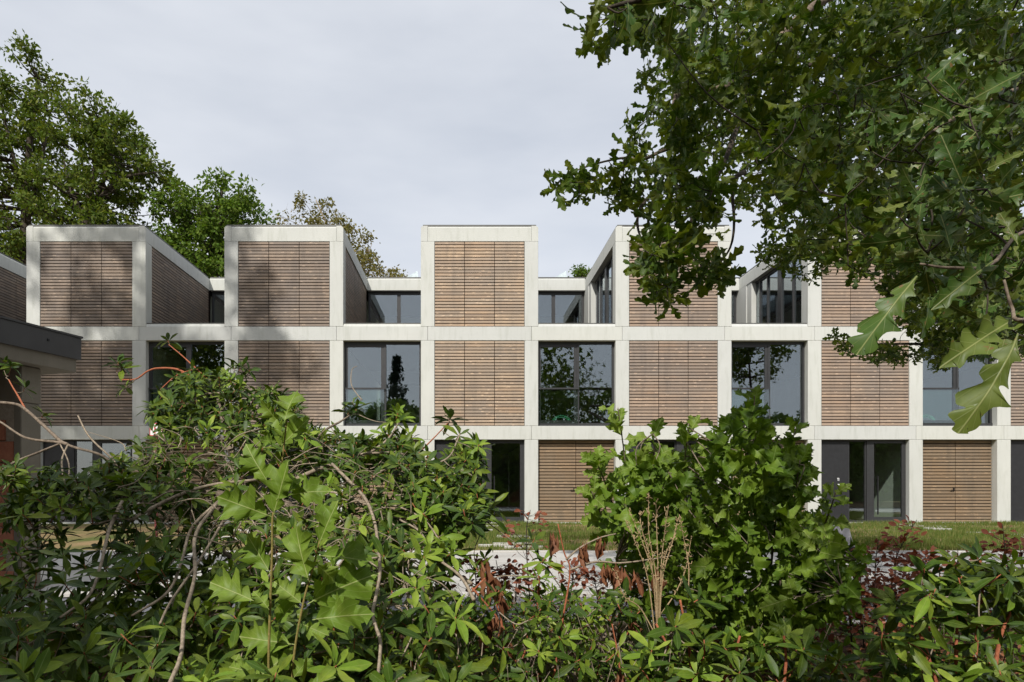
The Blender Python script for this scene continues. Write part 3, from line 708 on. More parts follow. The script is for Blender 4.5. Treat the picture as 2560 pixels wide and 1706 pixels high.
sg(381, 383, 1064, 1078); sg(377.5, 379, 1073, 1076); sg(387, 390, 1064, 1084); sg(399, 402, 1064, 1070); sg(390, 402, 1072, 1075); sg(398.5, 401, 1079, 1083.5)
bd = empty('leaning_board', at(2105, 1380, 11.6), 'small leaning grey board on a black foot at the lawn edge', 'board')
bd.location.z = 0; p0, p1, p2, p3 = at(2086, 1314, 11.6), at(2121, 1312, 11.6), at(2136, 1372, 11.45), at(2093, 1374, 11.45)
q = Vector((0, .05, 0)); me = bpy.data.meshes.new('board_face'); vs = [p - bd.location for p in (p0, p1, p2, p3)]; vs += [p + q for p in vs]
me.from_pydata(vs, [], [(0, 1, 2, 3), (7, 6, 5, 4), (0, 4, 5, 1), (1, 5, 6, 2), (2, 6, 7, 3), (3, 7, 4, 0)]); link('board_face', me, MT['grey'], bd)
b0 = at(2103, 1380, 11.5); box('foot', b0.x, b0.x + .23, 11.42, 11.60, -.02, .10, MT['black'], bd, .015)

def hose(cx, y, z, r, lab):
    a = Acc(); pts = []
    for k in range(150):
        t = k / 149; an = t * 6.283 * 6 + .5; rr = r * (1 + .12 * math.sin(k * .7)) 
        pts.append(Vector((cx + math.cos(an) * rr, y + .03 * math.sin(k * .37) + .02 * t, z + max(0, (math.sin(an) + .55) * rr * .72))))
    a.tube(pts, .013, .013, 6); o = a.build('garden_hose', MT['hose']); tag(o, lab, 'hose', 'coiled hoses behind upper windows')
hose(fx(1408), F + .36, Z1T + .03, .26, 'coiled green hose behind the middle window left of the oak bush')
hose(fx(2336), F + .36, Z1T + .03, .27, 'coiled green hose behind the middle window right of house 11')

# ------------------------------------------------------------------ trees
def tree(name, lab, trunk, clumps, nleaf, llen, key, lmat, bmat, r0=.3, group=None, limbs=(), spread=1.0, upb=.4, cat='tree', twig=.03):
    root = empty(name, (trunk[0].x, trunk[0].y, 0), lab, cat, group)
    a = Acc(); tp = crom(trunk, 6); a.tube(tp, r0, r0 * .18, 8, .06); a.build('trunk', bmat, root)
    sk = [(p, r0 * (1 - .8 * i / len(tp))) for i, p in enumerate(tp)]
    for lb in limbs:
        b = Acc(); lp = crom(list(lb), 6); b.tube(lp, r0 * .45, r0 * .08, 6, .06); b.build('limb', bmat, root); sk += [(p, r0 * .4 * (1 - .8 * i / len(lp))) for i, p in enumerate(lp)]
    tw = Acc(); mats = []
    for c, rad in clumps:
        best = min(sk, key=lambda s: (s[0] - c).length + max(0, s[0].z - c.z + .3) * 2.0)
        st = best[0]; md = st.lerp(c, .5) + Vector((0, 0, -.08 * (c - st).length)) + rv(.1 * rad)
        path = crom([st, md, c], 4); tw.tube(path, min(best[1] * .6, twig * (1 + (c - st).length * .25)), twig * .2, 4)
        for k in range(nleaf):
            g_ = Vector(RNG.normal(0, .46, 3)) * rad; g_.z *= .75; p = c + g_ * spread
            d_ = (g_.normalized() if g_.length > 1e-4 else rv()) + rv(.9) + Vector((0, 0, -.2)); nr = Vector((0, 0, upb)) + rv(1)
            mats.append(leafmat(p, d_, nr, llen * random.uniform(.6, 1.3)))
        for k in range(3):
            e = c + Vector(RNG.normal(0, .5, 3)) * rad; tw.tube([path[-2], c.lerp(e, .4) + rv(.1 * rad), e], twig * .3, twig * .08, 3)
    o = tw.build('branches', bmat, root); o['kind'] = 'stuff'
    cloud('foliage', TPL[key], mats, lmat, root)
    return root
def crown(poly, n, d, thick, rad):
    out = []
    for x, y in polysample(poly, n):
        dd = d + random.uniform(-thick, thick); out.append((at(x, y, d) + Vector((0, dd - d, 0)), rad * random.uniform(.6, 1.3)))
    return out
# behind the houses
T1 = [(-60, 130), (0, 115), (40, 135), (60, 150), (105, 115), (125, 150), (150, 175), (170, 220), (185, 240), (150, 270), (140, 340), (170, 420), (120, 480), (140, 560), (120, 640), (-80, 640), (-100, 300)]
tree('oak_tree', 'tallest oak behind the roofs, cut by the left edge of the photo', [at(66, 900, 37), at(64, 600, 37), at(70, 400, 37), at(95, 200, 37)], crown([(x, y + 28) for x, y in T1], 180, 37, 2.2, .55), 72, .25, 'sm', MT['bgleaf'], MT['bark_dark'], .38, 'trees behind the houses',
     limbs=[[at(64, 560, 37), at(100, 420, 36.6), at(130, 260, 36.5)], [at(64, 520, 37), at(30, 380, 37), at(0, 250, 37)]], twig=.05)
T2 = [(200, 300), (215, 285), (240, 250), (260, 235), (285, 225), (300, 250), (310, 300), (350, 300), (375, 350), (400, 390), (425, 420), (432, 450), (400, 440), (370, 440), (380, 480), (360, 540), (380, 600), (330, 640), (150, 640), (130, 520), (150, 400), (180, 330)]
tree('oak_tree', 'spreading oak behind the leftmost boarded block, second tallest tree', [at(215, 900, 34), at(212, 600, 34), at(230, 460, 34), at(270, 280, 34)], crown([(x - 10, y + 10) for x, y in T2], 200, 34, 2.4, .45), 66, .23, 'sm', MT['bgleaf'], MT['bark_dark'], .34, 'trees behind the houses',
     limbs=[[at(212, 560, 34), at(270, 420, 33.6), at(280, 330, 33.6)], [at(212, 540, 34), at(300, 450, 33), at(400, 430, 33)], [at(212, 560, 34), at(170, 450, 34.5), at(160, 400, 34.5)]], twig=.045)
T3 = [(395, 470), (430, 455), (500, 450), (530, 440), (560, 425), (590, 440), (620, 450), (660, 460), (678, 490), (680, 530), (665, 560), (680, 600), (640, 690), (560, 700), (400, 700), (360, 640), (380, 560), (420, 520)]
tree('green_tree', 'rounded dense green tree behind the gap between the two left blocks', [at(540, 900, 35), at(535, 650, 35), at(540, 550, 35), at(560, 460, 35)], crown([(535 + (x - 535) * .88, y + 38) for x, y in T3], 190, 35, 2.6, .5), 90, .22, 'sm', MT['bgleaf2'], MT['bark_dark'], .3, 'trees behind the houses', twig=.04)
T4 = [(700, 545), (720, 530), (745, 535), (760, 500), (775, 490), (785, 515), (830, 520), (860, 520), (875, 545), (900, 570), (930, 590), (940, 620), (960, 640), (985, 640), (1010, 660), (1040, 665), (1060, 690), (900, 710), (700, 620)]
tree('birch_tree', 'sparse yellowish birch behind the second boarded block', [at(850, 950, 38), at(840, 700, 38), at(830, 600, 38), at(790, 500, 38)], crown([(x, y + 22) for x, y in T4], 130, 38, 2.2, .45), 80, .17, 'sm', MT['birch'], MT['bark_pale'], .16, 'trees behind the houses', limbs=[[at(845, 760, 38), at(900, 680, 38), at(930, 610, 38)]], twig=.025)
T5 = [(1445, 690), (1440, 672), (1455, 678), (1470, 672), (1485, 690)]
tree('small_tree', 'tip of a green tree just above the low roof right of the sunlit block', [at(1465, 950, 38), at(1466, 760, 38), at(1466, 680, 38)], crown(T5, 9, 38, .4, .35), 60, .18, 'sm', MT['bgleaf2'], MT['bark_pale'], .12, 'trees behind the houses', twig=.02)

# trees on the photographer's side of the street: they shade the facade or show in the glass; some only added for foreground shade
def blob(c, rx, ry, rz, n, rad):
    out = []
    while len(out) < n:
        q = rv(1)
        if q.length <= 1: out.append((Vector((c[0] + q.x * rx, c[1] + q.y * ry, c[2] + q.z * rz)), rad * random.uniform(.6, 1.3)))
    return out
tree('oak_tree', 'tall oak left of the street whose dappled shade falls on the left houses', [Vector((-17, 6, 0)), Vector((-16.8, 6.2, 6)), Vector((-16.2, 6, 12)), Vector((-15.6, 6, 18))],
     blob((-14.0, 6.5, 16.0), 5.2, 3.6, 6.0, 150, .42), 42, .36, 'sm', MT['bgleaf'], MT['bark_dark'], .4, 'trees on the near side of the street', twig=.05)
tree('oak_tree', 'dark oak reflected in the left windows', [Vector((-19, -3, 0)), Vector((-19, -3, 7)), Vector((-18.6, -3, 14))],
     blob((-18.2, -3, 9), 5, 4, 7, 150, 1.3), 110, .4, 'sm', MT['bgleaf'], MT['bark_dark'], .4, 'trees on the near side of the street', twig=.05)
tree('shade_tree', 'unseen leafy tree added beside the photographer to shade the lower left shrubs', [Vector((-5.6, -3.4, 0)), Vector((-5.2, -2.8, 2)), Vector((-4.9, -2.2, 4.2))],  # out-of-view tree added to cast shade on the lower left shrubs
     blob((-4.65, -1.8, 4.6), 1.8, 1.2, 2.0, 120, .45), 95, .17, 'sm', MT['bgleaf2'], MT['bark_dark'], .14, 'trees on the near side of the street', twig=.03)
tree('broad_tree', 'open crowned tree mirrored in the right hand windows', [Vector((21, -8, 0)), Vector((21, -8, 6)), Vector((20.6, -8, 12))],
     blob((20.3, -8, 12.2), 5.0, 2.5, 3.4, 85, .7), 60, .3, 'sm', MT['bgleaf'], MT['bark_dark'], .2, 'trees on the near side of the street', twig=.04)
# spruce mirrored in a window
cl = []
for k in range(150):
    t = random.random() ** .8; rr = 2.3 * (1 - t) + .1; a_ = random.uniform(0, 6.28); q = rr * random.uniform(.2, 1)
    cl.append((Vector((-5.6 + math.cos(a_) * q, -15 + math.sin(a_) * q, 1.2 + 10.6 * t)), .45 * (1 - .6 * t)))
tree('spruce_tree', 'dark narrow spruce mirrored in the window of the second gap', [Vector((-5.6, -15, 0)), Vector((-5.6, -15, 6)), Vector((-5.6, -15, 12.1))], cl, 24, .26, 'sm', MT['conifer'], MT['bark_dark'], .16, 'trees on the near side of the street', twig=.02)
def hedge(lab, x0, x1, y, top, n):
    h_ = empty('hedge', ((x0 + x1) / 2, y, 0), lab, 'hedge', 'hedges behind the photographer'); hm = []
    box('core', x0 + .2, x1 - .2, y - .6, y - .1, 0, top - 2.6, MT['bark_dark'], h_)
    for k in range(n):
        x = random.uniform(x0, x1); tp_ = top - .10 * max(0, x - 9) + .35 * math.sin(x * 1.3) + .25 * math.sin(x * 3.1)
        if k % 6 == 0: p = Vector((x, y - random.uniform(0, .8), tp_ + random.gauss(0, .15)))
        else: p = Vector((x, y + random.gauss(0, .16) + .12 * math.sin(x * 2.3), random.uniform(.1, tp_)))
        hm.append(leafmat(p, rv() + Vector((0, .6, -.3)), Vector((0, .8, .6)) + rv(.8), random.uniform(.22, .4)))
    cloud('foliage', TPL['sm'], hm, MT['bgleaf2'], h_)
hedge('tall green hedge mirrored in the centre windows', -2.5, 34, -7.5, 7.6, 15000)
hedge('unseen lower hedge added at the left to darken the foreground', -15, -3, -6.2, 6.0, 6000)  # out-of-view hedge added to keep sky light off the foreground
hs = empty('house_opposite', (-14, -24, 0), 'low house with pitched roof mirrored in the left windows', 'house')
box('wall', -22, -3, -29, -21, 0, 5.2, MT['old_concrete'], hs)
prism('roof', [(-30, 5.2), (-25, 8.6), (-20, 5.2)], 'x', -22.5, -2.5, MT['fascia'], hs)
for k in range(5): 
    w_ = box('window', -20 + k * 3.4, -18.6 + k * 3.4, -20.99, -20.93, 1.4, 3.4, MT['frame'], hs); box('pane', -19.9 + k * 3.4, -18.7 + k * 3.4, -20.92, -20.91, 1.5, 3.3, MT['glass'], w_)

# ------------------------------------------------------------------ foreground oak: limbs and sprays hanging in from the right
oak = empty('foreground_oak', (10.5, 3.0, 0), 'big oak whose dark leafy branches hang over the top right of the photo', 'tree')
a = Acc(); tp = crom([Vector((10.5, 3, 0)), Vector((10.4, 3, 2)), Vector((10.3, 3.2, 4.5)), Vector((10.1, 3.5, 7.5)), Vector((9.8, 3.6, 10))], 5); a.tube(tp, .42, .1, 10, .05); a.build('trunk', MT['bark_dark'], oak)
OL = []
def limb(pts, r0, r1, mat='bark'):
    b = Acc(); lp = crom(pts, 7); b.tube(lp, r0, r1, 7, .08); b.build('limb', MT[mat], oak); OL.extend(lp)
limb([Vector((10.3, 3.1, 3.4)), at(2600, 90, 6.5), at(2200, 130, 7.0), at(1950, 190, 7), at(1800, 330, 6.6)], .05, .012, 'bark_dark')
limb([Vector((10.3, 3.1, 3.8)), at(2500, -90, 6.0), at(2080, -10, 5.6), at(1850, 200, 5.2), at(1700, 230, 5), at(1695, 330, 4.8), at(1692, 370, 4.7)], .045, .012)
limb([at(1692, 365, 4.7), at(1650, 380, 4.65), at(1605, 400, 4.6), at(1560, 395, 4.6), at(1490, 410, 4.5), at(1430, 430, 4.5)], .014, .004)
limb([at(1850, 300, 5.2), at(1790, 440, 4.7), at(1700, 450, 4.6), at(1625, 490, 4.5), at(1595, 540, 4.4), at(1600, 590, 4.4), at(1625, 625, 4.4)], .02, .004, 'bark_dark')
limb([at(1860, 430, 5.0), at(1770, 490, 4.5), at(1720, 570, 4.2), at(1690, 640, 4.1), at(1660, 700, 4.1), at(1665, 770, 4.1)], .018, .004, 'bark_dark')
limb([at(1830, 480, 5.0), at(1835, 560, 4.9), at(1825, 620, 4.9), at(1790, 670, 4.9), at(1760, 700, 4.9)], .012, .003, 'bark_dark')
limb([Vector((10.3, 3.1, 2.9)), at(2600, 560, 8), at(2350, 640, 8.2), at(2150, 640, 8.2), at(1980, 640, 8.2)], .07, .012, 'bark_dark')
limb([at(2620, 760, 8), at(2400, 850, 8.2), at(2250, 860, 8.2), at(2110, 860, 8.2)], .03, .006, 'bark_dark')
limb([at(2700, 560, 2.2), at(2560, 580, 1.6), at(2480, 660, 1.35), at(2380, 670, 1.3), at(2300, 660, 1.3)], .005, .002)
limb([at(2680, 760, 1.6), at(2560, 800, 1.1), at(2530, 770, 1.1), at(2510, 700, 1.1)], .004, .002)
limb([at(2600, 200, 2.6), at(2450, 260, 2.2), at(2330, 330, 2.1), at(2280, 380, 2.1)], .007, .003)
limb([at(1900, -60, 2.2), at(1750, -30, 1.9), at(1600, 0, 1.75), at(1520, 20, 1.7)], .012, .004, 'bark_dark')
limb([Vector((10.1, 3.4, 6.5)), Vector((6, 1.4, 6.8)), Vector((3, -1, 6.4)), Vector((1, -2, 5.8))], .1, .02, 'bark_dark')
limb([Vector((10.2, 3.2, 5.5)), Vector((6.5, 0, 6.0)), Vector((4, -3, 6.0)), Vector((2, -3.5, 5.4))], .09, .02, 'bark_dark')
otw = Acc(); om = []; om_near = []; om_far = []; om_up = []
REQ = []
def spray(p, L_, n, dest, droop=.5, twigr=.0025): REQ.append((p, L_, n, dest, droop, twigr))
def grow():
    nodes = np.zeros((len(OL) + len(REQ), 3)); nodes[:len(OL)] = np.array(OL); cnt = len(OL)
    P = np.array([r[0] for r in REQ]); d0 = np.array([np.min(((nodes[:cnt] - p) ** 2).sum(1)) for p in P])
    for i in np.argsort(d0):
        p, L_, n, dest, droop, twigr = REQ[i]
        k = int(np.argmin(((nodes[:cnt] - P[i]) ** 2).sum(1))); best = Vector(nodes[k]); dd = p - best
        if dd.length > 1e-3:
            md = best.lerp(p, .5) + rv(.16 * dd.length); otw.tube(crom([best, md, p], 3), twigr * (1 + dd.length), twigr * .7, 4)
        nodes[cnt] = P[i]; cnt += 1
        ax = (dd.normalized() if dd.length > 1e-3 else rv()) + Vector((0, 0, -droop)) + rv(.5)
        dest.extend(whorl(p, ax, n, L_, 60, -25, .6))
F1 = [(1610, 130), (1640, 60), (1700, -20), (2580, -20), (2580, 840), (2480, 870), (2350, 840), (2250, 790), (2180, 705), (2060, 690), (1990, 640), (1960, 570), (1900, 590), (1850, 530), (1830, 410), (1760, 390), (1700, 420), (1640, 320), (1600, 250)]
for x, y in polysample(F1, 1250): spray(at(x, y, random.uniform(6.0, 8.6)), .15, random.randint(6, 9), om_far, .3, .003)
for poly, k in (([(2085, 835), (2140, 860), (2250, 870), (2310, 905), (2260, 915), (2150, 905), (2090, 880)], 34), ([(2250, 620), (2580, 600), (2580, 880), (2350, 905), (2250, 820)], 360), ([(1880, 620), (2000, 600), (2070, 650), (2050, 705), (1930, 690)], 40), ([(2270, 880), (2400, 860), (2440, 900), (2330, 925)], 22)):
    for x, y in polysample(poly, k): spray(at(x, y, random.uniform(7.6, 8.8)), .125, random.randint(6, 9), om_far, .5, .003)
MID = [([(1460, -10), (1620, -10), (1650, 110), (1560, 100), (1520, 150), (1490, 120), (1450, 60)], 26, 3.2), ([(1570, 300), (1640, 250), (1740, 320), (1820, 420), (1830, 560), (1800, 620), (1760, 600), (1700, 640), (1640, 620), (1600, 560), (1570, 520), (1560, 420)], 66, 4.6),
       ([(1375, 470), (1420, 430), (1480, 410), (1560, 410), (1600, 480), (1560, 530), (1470, 510), (1390, 485)], 26, 4.5), ([(1735, 640), (1800, 650), (1825, 690), (1790, 720), (1740, 705)], 13, 3.9), ([(1600, 420), (1760, 400), (1820, 560), (1700, 610), (1620, 560)], 26, 3.5), ([(1600, 590), (1710, 590), (1720, 700), (1670, 770), (1640, 760), (1600, 690)], 26, 3.3),
       ([(1640, 100), (1760, 60), (1900, 200), (1850, 420), (1700, 300)], 60, 4.8), ([(1800, 0), (2560, 0), (2560, 560), (2250, 600), (2000, 560), (1850, 300)], 300, 4.2)]
for poly, k, d_ in MID:
    for x, y in polysample(poly, k): spray(at(x, y, d_ + random.uniform(-.35, .35)), .135, random.randint(4, 6), om, .8)
for x, y in polysample([(1850, 300), (2150, 200), (2300, 420), (2250, 700), (2080, 680), (1950, 560)], 85): spray(at(x, y, random.uniform(2.4, 3.4)), .11, random.randint(4, 6), om, .9)
# near sprays: right column and top
for x, y in polysample([(2120, 200), (2560, 100), (2580, 520), (2200, 520)], 44): spray(at(x, y, random.uniform(1.9, 2.9)), .11, random.randint(3, 5), om_near, .5)
for x, y in polysample([(2230, 470), (2400, 330), (2560, 250), (2600, 860), (2500, 860), (2400, 780), (2280, 720)], 70): spray(at(x, y, random.uniform(1.5, 2.4)), .108, random.randint(3, 5), om_near, .6)
for x, y in polysample([(2300, 60), (2580, 20), (2580, 330), (2250, 330)], 26): spray(at(x, y, random.uniform(1.9, 2.6)), .105, random.randint(4, 6), om_near, .3)
for x, y in polysample([(1470, -20), (1900, -20), (1860, 60), (1600, 50)], 7): spray(at(x, y, random.uniform(1.6, 2.0)), .11, random.randint(3, 4), om_near, 1.2)
def eleaf(bx, by, tx, ty, d_, dt, dest, tilt=.5, key=None):
    b_ = at(bx, by, d_); t_ = at(tx, ty, d_ + dt); dr = t_ - b_
    nr = Vector((0, -1, .45)) + rv(tilt); dest.append(leafmat(b_, dr, nr, dr.length, random.uniform(.8, 1.05)))
for q in [(2546, 834, 2478, 1040, 1.02, -.05), (2533, 800, 2403, 872, 1.1, -.06), (2293, 690, 2175, 825, 1.3, -.05), (2325, 735, 2325, 835, 1.35, -.02), (2483, 653, 2365, 737, 1.3, -.04), (2373, 661, 2272, 652, 1.35, -.04), (2270, 505, 2172, 545, 1.7, 0), (2350, 490, 2357, 565, 1.7, 0), (2377, 627, 2355, 533, 1.35, .02), (2545, 612, 2500, 530, 1.2, .02), (2470, 720, 2440, 770, 1.3, 0), (2560, 690, 2530, 760, 1.2, 0), (2500, 560, 2430, 600, 1.4, 0), (2560, 380, 2470, 420, 1.6, 0), (2440, 330, 2370, 400, 1.8, 0), (2560, 180, 2440, 240, 1.5, 0), (2420, 120, 2320, 190, 1.9, 0), (1560, -20, 1580, 110, 1.75, 0), (1500, -10, 1470, 70, 1.8, 0), (1720, -20, 1740, 90, 1.8, 0)]:
    eleaf(*q, om_near)
# unseen crown above and behind the camera, shaped to shade and light the foreground
for k in range(3300):
    p = Vector((random.uniform(-3.0, 6.8), random.uniform(-6.5, 8.0), random.uniform(4.4, 10.0)))
    if p.y > -.5 and p.z < EYE + .76 * p.y + .5: continue
    xs, ys = p.x + .38 * (p.z - 1), p.y + 1.1 * (p.z - 1)
    if xs < 1.35 + .35 * math.sin(ys * 2.1) or (xs < 3.4 and ys < 4.3 and math.sin(xs * 5.1 + 1.7 * math.sin(ys * 3)) + math.sin(ys * 4.3) > .9): continue
    if 1.1 < xs < 2.6 and 1.4 < ys < 3.5 and random.random() < .62: continue
    if xs > 2.6 and random.random() < .42: continue
    spray(p, .17, random.randint(9, 12), om_up, .3, .004)
grow()
o = otw.build('twigs', MT['bark_dark'], oak); o['kind'] = 'stuff'
place_leaves(oak, om_near, 'ok', 'ok', MT['oak_near'], 160)
place_leaves(oak, om, 'ok', 'ok2', MT['oak'], 130)
cloud('foliage', TPL['ok2'], om_far, MT['oak'], oak)
cloud('shade_foliage', TPL['be'], om_up, MT['oak'], oak)

# ------------------------------------------------------------------ rhododendrons
def shrub(name, lab, base, cat='shrub', group='rhododendron shrubs in the foreground'):
    r = empty(name, base, lab, cat, group); return dict(root=r, sk=[], tw=Acc(), tr=Acc(), m=[], y=[])
def stem(S, pts, r0, r1, mat='bark_pale', nm='stem', sk=True):
    b = Acc(); lp = crom(pts, 6); b.tube(lp, r0, r1, 6, .1); b.build(nm, MT[mat], S['root']); S['sk'] += lp if sk else []
def tip(S, p, L_, n=9, up=.8, young=.12, hi=55, lo=-20):
    best = min(S['sk'], key=lambda s: (s - p).length_squared + 2.0 * max(0, s.z - p.z) ** 2 * .3) if S['sk'] else p - Vector((0, 0, .2))
    dd = p - best; ax = Vector((random.uniform(-.5, .5), random.uniform(-.7, .15), up)) + dd.normalized() * .5
    q = p - ax.normalized() * min(.09, dd.length * .5)
    if dd.length > .02:
        S['tw'].tube(crom([best, best.lerp(q, .5) + rv(.12 * dd.length) - Vector((0, 0, .06 * dd.length)), q], 4), .0028 + .0022 * dd.length, .0028, 4)
        S['tr'].tube([q, q.lerp(p, .5) + rv(.006), p], .0032, .0022, 4)
        S['sk'].append(best.lerp(q, .7)); S['sk'].append(q)
    (S['y'] if random.random() < young else S['m']).extend(whorl(p, ax, n, L_, hi, lo, .3))
def finish(S, lim=270, twmat='bark_pale'):
    o = S['tw'].build('twigs', MT[twmat], S['root']);  
    if o: o['kind'] = 'stuff'
    o = S['tr'].build('shoots', MT['twig_red'], S['root'])
    if o: o['kind'] = 'stuff'
    ny = min(len(S['y']), 60); place_leaves(S['root'], S['y'], 'rh', 'rh2', MT['rhodo_y'], ny); place_leaves(S['root'], S['m'], 'rh', 'rh2', MT['rhodo'], lim - ny)

DR = [(850, 6.0), (950, 5.6), (1100, 4.9), (1250, 4.2), (1400, 3.6), (1550, 3.1), (1706, 2.7), (1760, 2.55)]
def dr(y, j=0.0): return interp(y, DR) + random.uniform(-j, j)
def A(*pts, dd=0.0): return [at(x, y, interp(y, DR) + dd) for x, y in pts]
S = shrub('rhododendron', 'large straggly rhododendron with bare twisted branches filling the left foreground', (-1.6, 4.2, 0))
stem(S, [Vector((-1.9, 4.4, -.05))] + A((640, 1400), (620, 1270), (590, 1170), (565, 1080), (545, 1000)), .05, .014, 'bark')
stem(S, A((760, 1300), (680, 1245), (560, 1240), (470, 1210), (400, 1185), (330, 1180), (210, 1200), (120, 1230)), .034, .012, 'bark')
stem(S, A((300, 1290), (340, 1235), (400, 1205), (450, 1190), (520, 1150)), .014, .008)
stem(S, A((-40, 1005), (35, 1010), (65, 1025), (105, 1060), (150, 1102), (170, 1112)), .011, .013, 'bark')
stem(S, A((-40, 1045), (0, 1055), (65, 1095), (150, 1107), (190, 1120), (250, 1137), (290, 1165)), .008, .010, 'bark')
stem(S, A((150, 1110), (100, 1130), (30, 1160), (-40, 1210)), .009, .008, 'bark')
stem(S, A((64, 1024), (48, 995), (30, 965), (22, 950)), .008, .005, 'twig_red')
stem(S, A((195, 1040), (215, 1080), (235, 1105), (275, 1142), (300, 1170)), .006, .007)
stem(S, A((170, 1112), (155, 1150), (160, 1200), (175, 1270)), .007, .006); stem(S, A((150, 1110), (172, 1160), (170, 1230), (180, 1280)), .005, .005)
stem(S, A((305, 950), (340, 948), (370, 928), (400, 921), (450, 926), (500, 960)), .006, .010, 'twig_red'); stem(S, A((310, 975), (340, 948)), .004, .005, 'bark')
stem(S, A((422, 862), (450, 885), (480, 912), (520, 950)), .004, .007, 'twig_red')
stem(S, A((395, 980), (440, 940), (480, 925)), .004, .005, 'twig_red')
stem(S, A((430, 1050), (470, 1010), (520, 985), (600, 985)), .007, .01, 'bark_pale')
stem(S, A((620, 1270), (720, 1210), (800, 1172), (880, 1150), (940, 1122), (975, 1092), (995, 1060), dd=-.25), .017, .006)
stem(S, A((860, 1140), (960, 1132), (1040, 1140), (1090, 1157), (1125, 1140), (1142, 1105), (1150, 1085), dd=-.3), .008, .005); stem(S, A((1040, 1140), (1085, 1095), (1120, 1058)), .006, .004, 'twig_red')
stem(S, A((780, 1110), (815, 1075), (850, 1055), (880, 1035)), .012, .006, 'bark'); stem(S, A((905, 1000), (892, 985), (878, 960), (880, 925), (892, 916)), .005, .003)
stem(S, A((830, 1160), (880, 1210), (915, 1250), (935, 1300), (945, 1360), (950, 1430), (940, 1490), (932, 1540), (950, 1600), (948, 1660), (940, 1720), dd=-.45), .010, .006, sk=False)
stem(S, A((950, 1165), (975, 1210), (995, 1250), (1000, 1290)), .009, .007); stem(S, A((800, 1215), (850, 1215), (900, 1260), (925, 1290)), .006, .005)
stem(S, A((305, 1255), (275, 1320), (262, 1370), (250, 1420), (222, 1490), (150, 1545), dd=-.4), .011, .005, sk=False); stem(S, A((545, 1255), (480, 1320), (455, 1400), (420, 1480), (330, 1540), dd=-.4), .010, .005, sk=False)
stem(S, A((548, 1252), (490, 1335), (487, 1440), (462, 1540), (452, 1640), (420, 1720), dd=-.45), .010, .008, sk=False); stem(S, A((560, 1300), (500, 1400), (430, 1500), (400, 1560), dd=-.4), .007, .005, sk=False)
stem(S, A((1185, 1500), (1150, 1440), (1080, 1385), (1050, 1330), (1000, 1300), dd=-.4), .008, .005, sk=False)
stem(S, A((800, 1225), (870, 1240), (920, 1262), (980, 1262), (1060, 1300), (1110, 1370), dd=-.35), .007, .004, sk=False)
stem(S, A((330, 1300), (420, 1250), (520, 1215), (640, 1200), dd=-.4), .012, .008)
stem(S, A((1180, 1460), (1100, 1410), (1060, 1370), (1020, 1290), (1000, 1260)), .01, .006); stem(S, A((700, 1500), (560, 1380), (480, 1330)), .012, .01, 'bark')
stem(S, [Vector((-.6, 3.9, -.05))] + A((1080, 1560), (1050, 1440), (1090, 1330), (1130, 1250)), .02, .008, 'bark')
# bare tangle
tg = Acc()
for k in range(400):
    x, y = polysample([(330, 1090), (620, 1060), (800, 1120), (1000, 1180), (1080, 1350), (1000, 1560), (700, 1450), (450, 1330), (250, 1260)], 1)[0]
    p = at(x, y, dr(y, .3) - .25); q = p + Vector((random.uniform(-.32, .32), random.uniform(-.2, .2), random.uniform(-.3, .18))); tg.tube(crom([p, p.lerp(q, .4) + rv(.05), q], 5), random.uniform(.002, .006), .0015, 4)
o = tg.build('bare_twigs', MT['bark_pale'], S['root']); o['kind'] = 'stuff'
for x, y, n_ in [(420, 850, 8), (296, 905, 11), (305, 918, 9), (312, 965, 10), (28, 915, 9), (12, 905, 7), (65, 968, 7), (112, 1035, 6), (880, 1005, 9), (890, 1020, 8), (870, 1030, 7), (995, 1030, 10), (1005, 1045, 8), (985, 1055, 8), (1125, 1045, 10), (1150, 1085, 9), (1185, 1105, 9), (1200, 1120, 8), (430, 1040, 8), (445, 1035, 7), (605, 915, 8), (585, 920, 8), (625, 925, 8), (480, 925, 8), (540, 935, 8), (20, 1180, 8), (70, 1215, 8), (60, 1230, 7), (350, 1120, 8), (400, 1100, 7), (1225, 1270, 8), (1195, 1280, 7), (1230, 1290, 6)]:
    tip(S, at(x, y, interp(y, DR)), .145, n_)
tops = [([(360, 1010), (440, 940), (560, 925), (620, 960), (740, 985), (755, 1060), (700, 1120), (560, 1080), (400, 1070)], 175), ([(740, 1070), (870, 1090), (960, 1080), (1040, 1090), (1030, 1150), (980, 1190), (860, 1200), (750, 1150)], 80),
        ([(1100, 1110), (1205, 1110), (1210, 1190), (1195, 1300), (1130, 1350), (1060, 1330), (1000, 1210)], 110), ([(0, 1260), (120, 1200), (280, 1170), (420, 1130), (520, 1180), (640, 1230), (800, 1230), (1000, 1220), (1100, 1300), (1140, 1390), (1000, 1400), (500, 1380), (0, 1380)], 150),
        ([(-20, 1370), (500, 1370), (1000, 1390), (1120, 1390), (1150, 1480), (1170, 1560), (900, 1560), (-20, 1560)], 165), ([(-20, 1540), (1150, 1540), (1180, 1740), (-20, 1740)], 150),
        ([(380, 1070), (760, 1070), (1050, 1120), (1190, 1180), (1190, 1330), (700, 1330), (380, 1260)], 190), ([(60, 1190), (380, 1130), (380, 1300), (0, 1300)], 50), ([(300, 1330), (1120, 1330), (1130, 1490), (300, 1490)], 85), ([(-20, 1150), (200, 1180), (400, 1110), (400, 1260), (-20, 1280)], 60), ([(380, 1060), (760, 1060), (1050, 1100), (1050, 1200), (380, 1190)], 60)]
for poly, k in tops:
    for x, y in polysample(poly, k):
        if 380 < x < 660 and 1090 < y < 1200 and random.random() < .35: continue
        tip(S, at(x, y, dr(y, .5)), .125 if y > 1350 else .118, random.randint(7, 10), .7)
finish(S)
